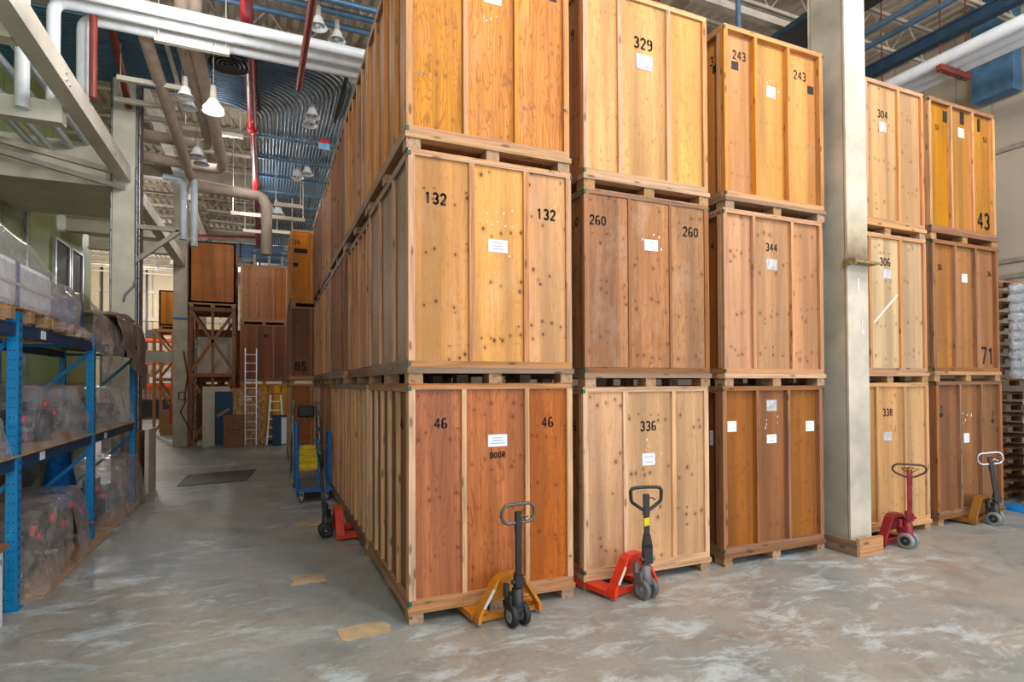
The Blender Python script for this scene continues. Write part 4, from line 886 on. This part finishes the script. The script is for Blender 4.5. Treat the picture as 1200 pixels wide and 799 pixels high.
# ------------------------------------------------------------------ blue pallet racking
rk = thing('pallet_racking', 'bright blue pallet racking along the left side with wrapped goods on two levels', 'racking', (-3.09, 0, 0))
up_y = (-.75, 1.72, 4.12, 6.6)
def upright(x, y):
    b = MB(); b.box(x-.04, x+.04, y-.045, y-.04, 0, 2.6).box(x-.04, x-.033, y-.04, y+.05, 0, 2.6).box(x+.033, x+.04, y-.04, y+.05, 0, 2.6).box(x-.03, x+.03, y-.038, y-.03, 0, 2.6)
    o = b.build('upright', M['rackblue'], rk)
    h = MB()
    for k in range(30):
        z = .1+k*.083
        for u in (-.018, .018): h.lathe([(0, 0), (.006, 0)], 6, Matrix.Translation((x+u*.9, y-.0465, z)) @ Matrix.Rotation(PI/2, 4, 'X'), False)
        h.add([(x+.0415, y-.005, z), (x+.0415, y+.02, z), (x+.0415, y+.02, z+.028), (x+.0415, y-.005, z+.028)], [(0,1,2,3)])
    h.build('punched_pattern', M['black'], o); Box('foot_plate', M['rackblue'], rk, x-.06, x+.06, y-.07, y+.07, 0, .008)
for y in up_y:
    upright(0, y); upright(-.95, y)
    for (z0, z1) in ((.25, 1.1), (1.45, 2.35)): MB().bar((-.92, y, z0), (-.03, y, z1), .03, .04).build('diagonal_brace', M['rackblue'], rk)
    for z in (.2, 1.24, 2.44): MB().bar((-.93, y, z), (-.02, y, z), .03, .04).build('cross_brace', M['rackblue'], rk)
for a, b_ in zip(up_y, up_y[1:]):
    for z in (1.27, 2.44):
        for x in (.0, -.95):
            o = MB().box(x-.02, x+.025, a+.05, b_-.05, z-.055, z+.055).box(x-.03, x+.03, a+.05, b_-.05, z+.04, z+.055).build('beam', M['rackdark'] if z > 2 or x < 0 else M['rackdark'], rk)
        MB().box(.026, .029, a+.55, a+.68, z-.04, z+.04).build('beam_label', M['paper'], rk)
    Box('shelf_board', M['card'], rk, -.96, .05, a-.02, b_-.04, 1.327, 1.342)
    for k in range(5): Box('deck_slat', M['timber_x'], rk, -.94, .02, a+.2+k*.48, a+.32+k*.48, 2.497, 2.515)

# ------------------------------------------------------------------ goods under film
def drape(name, label, cat, m, x0, x1, y0, y1, z0, h, seed, sag=.12, flat=.45, nx=30, ny=40, fold=.05, hx=None, group=None, parent=None, skirt=.0):
    """film pulled over a load: steep creased sides, soft top; open below"""
    cx, cy, rx, ry = (x0+x1)/2, (y0+y1)/2, (x1-x0)/2, (y1-y0)/2
    b = MB()
    def fn(u, v):
        a = 2*PI*u; r = min(1, v*1.0)
        # v: 0 top centre .. 1 floor hem
        if v < flat: rad = v/flat*.86; z = 1-.06*(v/flat)**3
        else:
            q = (v-flat)/(1-flat); rad = .86+.14*math.sin(q*PI/2)+skirt*max(0, q-.8); z = (1-.06)*(1-q)
            z = .94*(1-q)**1.0
        ca, sa = math.cos(a), math.sin(a); k = (abs(ca)**5+abs(sa)**5)**(-.2)
        X = cx+rx*rad*k*ca; Y = cy+ry*rad*k*sa
        n1 = noise.noise(Vector((X*1.6+seed*7, Y*1.6, z*1.2))); n2 = noise.noise(Vector((X*5+seed*3, Y*5, z*2)))
        rg = max(0, 1-4*abs(noise.noise(Vector((X*1.8+seed, Y*1.8, z*1.6)))))**2      # sharp creases
        rv = max(0, 1-5*abs(noise.noise(Vector((a*2.2+seed, z*.5, 0)))))**2           # folds running down the sides
        w = fold*(.6+v)
        X += (n1*.8+n2*.25+rg*.3+rv*.6*v)*w*ca; Y += (n1*.8+n2*.25+rg*.3+rv*.6*v)*w*sa
        n2 = n2*.6+rg*.5
        prof = hx(X, Y) if hx else 1.0
        zz = z0+h*z*prof+((n1*.6+n2*.3)*sag*h if 0 < v < 1 else 0)*min(1, 4*(1-v))
        return (X, Y, max(z0+.003, zz))
    b.grid(nx*2, ny, fn); o = b.build(name, m, parent)
    if label: tag(o, label, cat, group)
    return o
def motor(label, x, y, z, rz, s=1.0, col=(60,60,64), group='machines under film'):
    """electric machine: finned barrel, end bells, foot, junction box, red caps"""
    t = thing('electric_motor', label, 'motor', (x, y, z), rz, group); g_ = plain('motor_grey_%d' % col[0], col, .4, .3)
    B = MB(); prof = []
    for k in range(12): prof += [(.17*s, (-.24+k*.04)*s), (.17*s, (-.225+k*.04)*s), (.15*s, (-.22+k*.04)*s), (.15*s, (-.205+k*.04)*s)]
    X = Matrix.Translation((0, 0, .2*s)) @ Matrix.Rotation(PI/2, 4, 'X')
    B.lathe(prof, 24, X).build('barrel', g_, t)
    for e_ in (-1, 1): MB().lathe([(.0, .33*s), (.06*s, .33*s), (.1*s, .3*s), (.165*s, .25*s), (.165*s, .22*s)], 24, X @ Matrix.Scale(e_, 4, (0, 0, 1))).build('end_bell', g_, t)
    MB().cyl((0, -.42*s, .2*s), (0, .33*s, .2*s), .025*s).build('spindle', M['steel'], t)
    MB().box(-.16*s, .16*s, -.2*s, .2*s, 0, .03*s).box(-.12*s, -.09*s, -.18*s, .18*s, 0, .12*s).box(.09*s, .12*s, -.18*s, .18*s, 0, .12*s).build('foot', g_, t)
    MB().box(-.07*s, .07*s, -.08*s, .1*s, .36*s, .46*s).build('junction_box', g_, t, bevel=.006)
    for (a, bz) in ((.14, .3), (-.1, .42), (.15, .12)): MB().lathe([(0, .05*s), (.03*s, .05*s), (.045*s, .03*s), (.045*s, 0), (0, 0)], 14, Matrix.Translation((a*s, -.24*s, bz*s)) @ Matrix.Rotation(PI/2, 4, 'X')).build('red_cap', M['redpart'], t)
    return t
def pallet(label, x, y, z, w, d, group=None, m='timber_y', mb='block', cat='pallet'):
    t = thing('pallet', label, cat, (x, y, z), 0, group)
    for i in range(5): Box('deck_board', M[m], t, w*i/5+.01, w*(i+1)/5-.025, 0, d, .105, .125)
    for j in range(3):
        yy = j*(d-.1)/2; Box('stringer', M['timber_x'], t, 0, w, yy, yy+.1, .085, .105)
        for i in range(3): xx = i*(w-.1)/2; Box('block', M[mb], t, xx, xx+.1, yy, yy+.1, .0, .085)
    return t
# top level: pallets with a long white roll of bedding under film
for (y, lab) in ((-.6, 'timber pallet on the top rack level at the left edge'), (1.45, 'timber pallet on the top rack level under the white wrapped load'), (2.5, 'timber pallet end sticking out under the film on the top rack level')):
    pallet(lab, -3.98, y, 2.516, .95, 1.0 if y < 2 else .75, 'pallets on the top rack level')
wl = thing('wrapped_load', 'white boxed load with a blue strap, under film on the top rack level', 'wrapped load', (-4.05, -.4, 2.65))
Box('white_carton', M['white'], wl, .12, .93, 0, 3.2, 0, .44, .06); Box('blue_strap', plain('blue_grey_strap', (110,126,160), .5), wl, .93, .937, 2.22, 2.3, -.01, .42); Box('card_edge', M['offwhite'], wl, .92, .94, 0, 3.2, .2, .225)
drape('film_cover', 'clear film domed over the white load on the top rack level', 'plastic sheet', M['film'], -4.05, -2.98, -1.1, 3.35, 2.62, .72, 3, .06, .5, fold=.05, hx=lambda X, Y: 1.0 if Y < 1.4 else max(.45, 1-.22*(Y-1.4)))
dr = drape('film_cover', 'crumpled brownish film bunched over the end of the white load', 'plastic sheet', M['film2'], -3.95, -3.0, 2.7, 3.7, 2.53, .5, 5, .14, .4, fold=.09)
tag(Box('blue_carton', plain('blue_carton', (70,104,150), .5), None, -3.8, -3.12, 3.62, 3.9, 2.53, 2.98, .02), 'blue packet standing upright on the top rack level behind the film', 'carton')
tag(Box('white_tray', M['offwhite'], None, -3.85, -3.08, 3.62, 4.15, 2.516, 2.61, .01), 'low white tray under the blue packet on the top rack level', 'tray')
# hanging sheet over the beam edge
def hang(name, label, m, x0, y0, y1, zt, zb, seed, out=.12, over=.7):
    b = MB()
    def fn(u, v):
        y = y0+(y1-y0)*u; n = noise.noise(Vector((u*5+seed, v*2, 0))); n2 = noise.noise(Vector((u*13+seed, v*4, 3)))
        top = zt(y)
        if v < .4: q = v/.4; return (x0-over*(1-q), y, top+(1-q)*.08+n*.05)
        q = (v-.4)/.6; lo = zb(y); return (x0+out*math.sin(q*2.4)*.7+n*.1*q+n2*.04, y+n*.05*q, top+(lo-top)*q+n2*.03)
    return tag(b.grid(60, 36, fn).build(name, m), label, 'plastic sheet')
hang('plastic_sheet', 'clear brownish sheet hanging in a deep swag over the top beam of the racking', M['film2'], -3.02, 3.6, 5.3, lambda y: 3.02-.16*(y-3.6), lambda y: 2.42-.32*math.sin((y-3.6)/1.7*PI)+(.12 if y < 4.2 else 0), 2)
hang('plastic_sheet', 'taupe sheet trailing from the top rack level at the far end down past the beam', M['tarp'], -3.0, 4.9, 6.9, lambda y: 2.93, lambda y: 2.5-.62*max(0, (y-5.2)/1.7)+.05*math.sin(y*9), 9, .1)
drape('tarpaulin', 'taupe tarpaulin over a box at the far end of the top rack level', 'tarpaulin', M['tarp'], -3.95, -2.98, 5.15, 6.95, 2.5, .56, 11, .05, .5, fold=.03)
# hidden carton that the tarpaulin covers
pallet('timber pallet under the taupe tarpaulin', -3.93, 5.3, 2.516, .85, 1.4, 'pallets on the top rack level')
# middle level
for (y, s, lab) in ((.35, 1.0, 'motor under film at the left edge of the middle rack level'), (2.35, .95, 'motor with red caps under film, middle rack level left of the second upright'), (3.2, 1.0, 'motor with red caps behind creased film beside the second blue upright'), (4.9, .95, 'motor under film just past the second blue upright'), (5.8, 1.0, 'motor under film by the last blue upright')):
    motor(lab, -3.5, y, 1.344, PI/2+.2*math.sin(y*5), s*.95, (46,46,50))
drape('film_cover', 'shiny creased film over machines on the middle rack level, before the second upright', 'plastic sheet', M['film'], -4.0, -3.02, 1.85, 3.98, 1.345, .62, 21, .1, .45, fold=.06)
drape('film_cover', 'shiny creased film over machines at the left edge of the middle rack level', 'plastic sheet', M['film'], -4.0, -3.02, -.7, 1.62, 1.345, .62, 27, .1, .45, fold=.06)
drape('film_cover', 'film over machines on the middle rack level, past the second upright', 'plastic sheet', M['film'], -4.0, -3.02, 4.25, 5.35, 1.345, .58, 23, .08, .45, fold=.05)
drape('film_cover', 'film over machines on the middle rack level, at its far end', 'plastic sheet', M['film'], -4.0, -3.02, 5.45, 6.5, 1.345, .6, 25, .08, .45, fold=.05)
# upper side wrapped bundle just below the top beams at the left
drape('film_cover', 'dark film bundle hanging under the top level at the left edge', 'plastic sheet', M['film'], -4.0, -3.15, -.7, 1.6, 2.0, .4, 33, .1, .45, fold=.05)
tag(Box('dark_case', M['darksteel'], None, -3.95, -3.2, -.6, 1.5, 1.98, 2.35, .03), 'dark case under film below the top rack beam at the left edge', 'case')
# floor level
tag(Box('cardboard_sheet', M['card'], None, -4.0, -2.93, 1.95, 4.55, 0, .02), 'cardboard sheet on the floor under the first wrapped machines', 'cardboard')
for (y, lab) in ((2.6, 'motor with red caps in the low film bundle, nearest the first blue upright'), (3.3, 'motor in the middle of the low film bundle'), (4.0, 'motor at the far end of the low film bundle')):
    motor(lab, -3.5, y, .022, PI/2+.15*math.sin(y*3), 1.15, (50,48,52))
drape('film_cover', 'big clear film bundle on the floor under the racking, nearest the camera', 'plastic sheet', M['film2'], -4.0, -2.98, 1.95, 4.02, .022, .78, 41, .12, .42, fold=.07, skirt=.2)
tag(Box('cardboard_sheet', M['card'], None, -4.0, -2.95, 4.75, 7.0, 0, .02), 'cardboard sheet on the floor under the farther wrapped machines', 'cardboard')
for (y, lab) in ((5.1, 'motor with red caps in the low film bundle past the second upright'), (6.0, 'motor at the far low film bundle')):
    motor(lab, -3.5, y, .022, PI/2, 1.1, (50,48,52))
drape('film_cover', 'clear film bundle on the floor just past the second blue upright', 'plastic sheet', M['film'], -4.0, -2.95, 4.75, 5.7, .022, .76, 43, .1, .42, fold=.06, skirt=.1)
drape('film_cover', 'clear film bundle on the floor at the far end of the racking', 'plastic sheet', M['film2'], -4.0, -2.95, 5.75, 6.85, .022, .82, 45, .1, .42, fold=.06, skirt=.1)
# blue cloth hung over a chair-like trestle
bc = thing('cloth_bag', 'blue quilted cloth hanging from the middle shelf behind the low film bundle', 'cloth', (-3.55, 4.65, 0))
MB().grid(24, 16, lambda u, v: ((.09+.13*v)*math.cos(2*PI*u)*(1+.12*math.sin(14*PI*u)*v), (.1+.3*v)*math.sin(2*PI*u)*(1+.1*math.sin(12*PI*u)*v), 1.18-.95*v)).build('cloth', M['bluecloth'], bc)
MB().tube([(0, -.2, 1.2), (0, .2, 1.2)], .012, 8).build('hanger_bar', M['alu'], bc); MB().tube([(0, 0, 1.2), (0, 0, 1.27)], .01, 6).build('hook', M['yellow'], bc)
# dim goods at the back of the racking
for i, (y, w, h, mm, lab) in enumerate(((.6, .7, .8, 'darksteel', 'dark steel cabinet standing at the back under the racking'), (2.1, .8, 1.0, 'brown_z', 'brown timber box at the back under the racking'), (4.9, .7, 1.05, 'cardd', 'brown carton at the back under the racking'), (6.9, .9, 1.2, 'grey', 'grey cabinet behind the racking near its far end'), (8.0, .6, 1.6, 'darksteel', 'dark cabinet by the foot of the cream column'))):
    x = -5.0
    t_ = thing('storage_box', lab, 'box', (x, y, 0)); Box('body', M[mm], t_, 0, .6, 0, w, 0, h, .01); Box('lid', M[mm], t_, -.01, .61, -.01, w+.01, h, h+.03, .004)
tag(Box('plank_stack', M['timber_y'], None, -5.6, -4.6, 5.6, 10.4, 1.7, 2.0), 'stack of planks behind the racking at shelf height', 'planks')
S(MB().box(-5.99, -5.9, 0, 9.5, 0, 2.2).build('trim_15', M['cream_dirty']))
# grey stand at the left edge, near
gs = thing('grey_stand', 'pale grey steel stand with an orange tray, cut off by the left edge', 'stand', (-3.3, .55, 0))
for (x, y) in ((.25, .0), (.25, .75), (-.3, .75), (-.3, 0)): Box('leg', M['bluewhite'], gs, x-.025, x+.025, y-.025, y+.025, 0, .62, .004)
Box('top', M['cardd'], gs, -.35, .3, -.05, .82, .62, .66); Box('shelf', M['rustred'], gs, -.3, .25, 0, .75, .15, .18); Box('tray', plain('orange_tray', (214,120,30), .5), gs, -.2, .2, .3, .6, .3, .42); Box('rail', M['bluewhite'], gs, .225, .275, 0, .75, .5, .55)
# upright sheets leaning at the end of the racking
for (x, y, h, mm, lab) in ((-2.98, 7.15, 1.16, 'offwhite', 'pale board standing on edge at the end of the racking, nearest the aisle'), (-3.12, 7.1, 1.12, 'cardd', 'brown board standing on edge behind the pale one'), (-3.4, 7.2, 1.18, 'offwhite', 'pale board standing on edge at the end of the racking, farther from the aisle')):
    tag(Box('standing_board', M[mm], None, x-.03, x+.03, y, y+.75, 0, h), lab, 'board')


# ------------------------------------------------------------------ end of the aisle
def frame_rack(name, label, x0, y0, w, d, levels, mz, mx, xb=True, sw=.1):
    t = thing(name, label, 'timber rack', (x0, y0, 0)); H = levels[-1]
    for x in (0, w-sw):
        for y in (0, d-sw): Box('post', M[mz], t, x, x+sw, y, y+sw, 0, H)
    Box('post', M[mz], t, w/2-.04, w/2+.04, .02, .08, 0, H)
    lo = 0
    for z in levels:
        Box('rail', M[mx], t, 0, w, -.01, .05, z-.12, z); Box('rail', M[mx], t, 0, w, d-.06, d, z-.12, z); Box('shelf', M['brown_x'], t, 0, w, .05, d-.06, z-.03, z)
        if xb:
            for (a, b_) in (((.04, lo+.05), (w-.04, z-.12)), ((w-.04, lo+.05), (.04, z-.12))):
                MB().bar((a[0], -.012, a[1]), (b_[0], -.012, b_[1]), .024, .09, (0, 0, 1)).build('cross_brace', M[mz], t)
                MB().bar((a[0], d-.03, a[1]), (b_[0], d-.03, b_[1]), .024, .09, (0, 0, 1)).build('cross_brace', M[mz], t)
        lo = z
    return t
fr = frame_rack('timber_tower', 'tall open timber tower with crossed braces carrying a plywood crate, end of the aisle', -3.28, 15.9, 1.32, 1.8, (2.3, 4.4), 'brown_z', 'brown_x')
tc_ = crate((-3.28, 15.88, 4.4), 'plain brown plywood crate on top of the timber tower', P['far'], P['tgrf'], M['timber_z'], M['timber_x'], W=1.32, D=1.85, H=2.1, studs=(), rec=.0, side_studs=(.6, 1.2), front_clip=False, group='crates across the end of the aisle')
tag(Box('wall_board', M['offwhite'], None, -3.18, -2.05, 17.2, 17.26, 2.32, 3.55), 'pale brown panel standing inside the upper bay of the timber tower', 'board')
bpb = crate((-3.28, 18.3, 0), 'dim brown crate standing behind the timber tower, floor level', P['far2'], P['far2'], M['brown_z'], M['brown_x'], W=1.4, H=1.95, group='crates behind the timber tower')
bpc = crate((-3.28, 18.3, 1.95), 'dim brown crate standing behind the timber tower, second tier', P['far2'], P['far2'], M['brown_z'], M['brown_x'], W=1.4, H=1.95, group='crates behind the timber tower')
fx = frame_rack('timber_tower', 'second timber tower with crossed braces, left of the hose-wound column', -5.05, 21, 1.3, 1.6, (2.2, 4.1), 'amber_z', 'amber_x')
crate((-4.85, 21, 4.1), 'orange-brown crate on the second timber tower against the cream wall', P['tgrf'], P['tgrf'], M['amber_z'], M['amber_x'], W=1.1, D=1.4, H=1.5, studs=(), rec=.0, side_studs=(.6,), front_clip=False, group='crates across the end of the aisle')
tag(Box('plywood_offcut', M['card'], None, -4.78, -4.25, 20.9, 20.94, 0, 1.0), 'upright plywood offcut in front of the second timber tower', 'board')
tag(Box('marker_post', M['redpart'], None, -4.42, -4.34, 20.5, 20.6, .45, 1.2), 'bright red upright marker in front of the second timber tower', 'post')
# door, boards, carton, ladders
wd = thing('door_blank', 'white door panel with a narrow top strip, leaning at the foot of the timber tower', 'door', (-2.87, 15.6, 0)); wd['category'] = 'leaning door'
Box('door_leaf', M['offwhite'], wd, 0, .34, 0, .05, 0, 1.88); Box('head_strip', M['offwhite'], wd, .34, .76, .01, .05, 1.72, 1.88); Box('side_strip', M['offwhite'], wd, .7, .76, .01, .05, .0, 1.72)
bd = thing('door_blank', 'navy blue door leaf leaning beside the white door panel', 'leaning door', (-2.52, 15.52, 0)); Box('door_leaf', M['bluedoor'], bd, 0, .5, 0, .05, .06, 1.72)
MB().bar((.07, -.02, .95), (.4, -.02, 1.17), .03, .08).build('timber_offcut', M['timber_x'], bd)
cbx = thing('cardboard_box', 'tall brown cardboard box in front of the navy door', 'box', (-2.25, 15.0, 0)); Box('body', M['cardd'], cbx, 0, .56, 0, .5, 0, .95, .008); Box('lid', M['cardd'], cbx, -.01, .57, -.01, .51, .76, .98, .006)
MB().box(.1, .46, -.005, 0, .44, .455).box(.12, .15, -.005, 0, .5, .6).box(.4, .43, -.005, 0, .5, .6).box(.24, .32, -.005, 0, .52, .56).build('printed_mark', M['darksteel'], cbx)
for (x0, x1, y, lab) in ((-2.12, -1.68, 15.7, 'strand board sheet leaning left of the long ladder'), (-1.66, -1.05, 15.68, 'strand board sheet leaning right behind the long ladder')):
    o = tag(Box('strand_board', M['osb'], None, x0, x1, y, y+.02, 0, 1.82), lab, 'board')
la = thing('extension_ladder', 'long aluminium extension ladder standing upright against the far crates', 'ladder', (-1.68, 15.55, 0), 0, rot=(-.03, 0, 0))
for x in (0, .33): Box('rail', M['alu'], la, x, x+.03, 0, .06, 0, 3.1)
for k in range(11): MB().cyl((.02, .03, .2+k*.27), (.34, .03, .2+k*.27), .016, 8).build('rung', M['alu'], la)
Box('paper_label', M['paper'], la, .06, .2, -.005, 0, 1.42, 1.5)
sl = thing('step_ladder', 'white step ladder with a red top cap, right of the strand boards', 'ladder', (-1.03, 15.4, 0))
for (a, b_) in (((0, 0), (.12, 0)), ((.52, 0), (.42, 0)), ((.02, .35), (.13, .05)), ((.5, .35), (.41, .05))): MB().bar((a[0], a[1], 0), (b_[0], b_[1]+.0, 1.6), .05, .03, (0, 1, 0)).build('rail', M['alu'], sl)
Box('top_cap', M['redpart'], sl, .1, .44, -.03, .1, 1.6, 1.65)
for k in range(5): Box('step', M['alu'], sl, .02+.02*k, .5-.02*k, -.02, .08, .25+.28*k, .28+.28*k)
cbn = thing('tool_cabinet', 'navy and white waist-high cabinet right of the step ladder', 'cabinet', (-.86, 15.1, 0)); Box('navy_side', M['bluedoor'], cbn, 0, .26, 0, .45, .03, .88, .01); Box('white_side', M['white'], cbn, .26, .46, 0, .45, .03, .88, .01); Box('top', M['darksteel'], cbn, -.01, .47, -.01, .46, .88, .95, .01)
for z in (.3, .58): Box('drawer_front', M['white'], cbn, .27, .45, -.01, 0, z, z+.24); 
o = tag(Box('paper_stack', M['paper'], None, -.8, -.5, 15.2, 15.5, 1.35, 1.42), 'x', 'paper'); bpy.data.objects.remove(o)

# orange racking far away
og = thing('orange_racking', 'orange pallet racking in front of the far cream wall', 'racking', (-9.2, 33.6, 0))
for x in (0, 1.35, 3.7):
    for y in (0, 1.0): Box('upright', M['orange'], og, x-.07, x+.07, y-.07, y+.07, 0, 5.3 if x < 2 else 4.2)
for z in (1.9, 3.2, 4.5):
    for y in (0, 1.0): Box('beam', M['orange'], og, 0, 3.7, y-.04, y+.04, z-.1, z+.08)
    Box('shelf', M['timber_x'], og, 0, 3.7, .05, .95, z+.08, z+.1)
for (x, z, w, h, mm, lab) in ((2.0, 2.02, 1.5, .35, 'paper', 'pale cartons on the lowest orange shelf, bottom layer'), (2.2, 2.38, 1.0, .3, 'paper', 'pale carton on top of the lowest orange shelf goods'), (1.8, 4.62, .8, .5, 'darksteel', 'dark rolled goods on the top orange shelf'), (1.5, 3.32, 1.2, .6, 'card', 'brown carton on the middle orange shelf')):
    t_ = thing('carton', lab, 'carton', (-9.2+x, 33.8, z)); Box('body', M[mm], t_, 0, w, 0, .6, 0, h, .02); Box('tape', M['card'], t_, w/2-.03, w/2+.03, -.003, .603, h-.01, h+.003)
bn = thing('black_bin', 'black wheeled bin in front of the orange racking', 'bin', (-7.6, 32.6, 0)); MB().prism([(0, .1), (1.5, .1), (1.65, 1.1), (-.1, 1.1)], 0, .9).build('body', M['black'], bn)
for x in (.2, 1.3): MB().cyl((x, .1, .1), (x, .2, .1), .1).build('wheel', M['rubber'], bn)
for i in range(8): MB().cyl((.1+i*.18, .4, 1.0), (.1+i*.18, .45, 1.45), .04, 6).build('protruding_tool', M['steel'], bn)
tag(Box('brown_panel', M['timber_z'], None, -7.9, -5.3, 36.2, 36.4, .0, 2.6), 'brown timber panelling behind the black bin', 'panelling')

# ------------------------------------------------------------------ stacks of pallets by the right wall
pp = None; n_ = 0
for k in range(20):
    z = k*.18+(.05 if k > 9 else 0)
    dx = .03*math.sin(k*2.3)+(.0 if k < 10 else -.03)
    if pp is None: pp = pallet('x', 10.0, .8, 0, 1.0, 1.2, 'dark pallets in the tall stack', 'brown_y', 'brown_x'); o = pp
    else: o = copy_tree(pp)
    o.location = (10.0+dx, .8, z+.02); 
    o['label'] = 'dark brown pallet in the tall stack beyond the right end of the crates'
for (z, h, lab) in ((.04, 1.84, 'white shrink-wrapped stack by the right wall, lower one'), (1.98, 1.5, 'white shrink-wrapped stack by the right wall, upper one')):
    t_ = thing('wrapped_stack', lab, 'wrapped stack', (9.74, -.35 if z < 1 else -.18, z), 0, 'shrink-wrapped stacks by the right wall')
    m_ = int(h/.15)
    for i in range(m_):
        Box('layer', M['white'], t_, .03+.01*math.sin(i*3), 1.2, .02, .78, i*.15+.03, i*.15+.13, .02)
    Box('slip_sheet', M['card'], t_, 0, 1.22, 0, .8, 0, .03)
    MB().grid(60, 30, lambda u, v: (.6+.63*max(-1, min(1, 1.25*math.cos(2*PI*u)))+.008*noise.noise(Vector((u*30, v*20, z))), .4+.42*max(-1, min(1, 1.25*math.sin(2*PI*u)))+.008*noise.noise(Vector((u*30, v*20, 5))), h*v)).build('shrink_wrap', M['filmwhite'], t_)
tag(drape('blue_tarp', None, None, plain('blue_tarp', (20,120,196), .4, var=.2), 9.2, 9.66, .05, .6, .0, .05, 77, .3, .4, fold=.05), 'blue plastic sheet crumpled on the floor by the pallet stacks', 'plastic sheet')
# ------------------------------------------------------------------ light
def area(name, loc, rot, sx_, sy_, e, col=(1,1,1)):
    l = bpy.data.lights.new(name, 'AREA'); l.shape = 'RECTANGLE'; l.size = sx_; l.size_y = sy_; l.energy = e; l.color = col
    o = bpy.data.objects.new(name, l); C.objects.link(o); o.location = loc; o.rotation_euler = rot; return o
def point(name, loc, e, col=(1,.965,.93), r=.2):
    l = bpy.data.lights.new(name, 'POINT'); l.energy = e; l.color = col; l.shadow_soft_size = r
    o = bpy.data.objects.new(name, l); C.objects.link(o); o.location = loc; return o
# daylight through the open dock doors behind the camera
area('dock_daylight', (6.5, -10.8, 3.2), (math.radians(90), 0, 0), 9, 5.5, 640, (.82,.91,1))
area('dock_daylight', (-3.5, -10.8, 3.2), (math.radians(90), 0, 0), 4, 4.5, 190, (.95,.97,1))
# high bay lamps of the front hall (the ones over the camera are out of frame)
for (x, y) in ((-1, -6.5), (3, -6.5), (7.5, -6.5), (1.2, -3.2), (5.5, -3.0), (9, -3.2)):
    point('bay_and_fill_light', (x, y, 7.6), 340)
    o = copy_tree(lamp0); o.location = (x, y, 7.9); o['label'] = 'white bell lamp in the rows over the open floor in front of the crates'; o['group'] = 'high bay lamps over the open floor'
for (x, y) in ((-2.2, 4.0), (-2, 8.5), (-1.5, 12.5), (-4.5, 19), (-8, 26), (-2, 27), (4, 20), (7, 12), (4, 8), (9.5, 6), (-8, 33)):  # points without fixtures; strong far-left pair added to brighten the far floor
    point('bay_and_fill_light', (x, y, 7.0), 95 if y < 18 else (520 if x < -5 else 110 if x < -4 else 240))
w = bpy.data.worlds.new('World'); scene.world = w; w.use_nodes = True
bg = w.node_tree.nodes['Background']; bg.inputs[0].default_value = (.78, .88, 1, 1); bg.inputs[1].default_value = .5
# ------------------------------------------------------------------ camera
cam = bpy.data.cameras.new('camera'); co = bpy.data.objects.new('camera', cam); C.objects.link(co); scene.camera = co
cam.sensor_width = 36; cam.sensor_fit = 'HORIZONTAL'; cam.lens = F/1200*36
cam.shift_y = (CY-399.5)/1200; cam.clip_end = 200; cam.clip_start = .05
Mx = Matrix.Identity(4)
for i in range(3): Mx[i][0] = RT[i]; Mx[i][1] = UP[i]; Mx[i][2] = -_fw[i]; Mx[i][3] = EYE[i]
co.matrix_world = Mx
scene.view_settings.view_transform = 'Standard'; scene.view_settings.look = 'None'; scene.view_settings.gamma = 1; scene.view_settings.exposure = 0.12
scene.view_settings.use_curve_mapping = False
scene.cycles.use_denoising = True
scene.cycles.max_bounces = 6; scene.cycles.diffuse_bounces = 4; scene.cycles.transparent_max_bounces = 10
scene.cycles.sample_clamp_indirect = 6
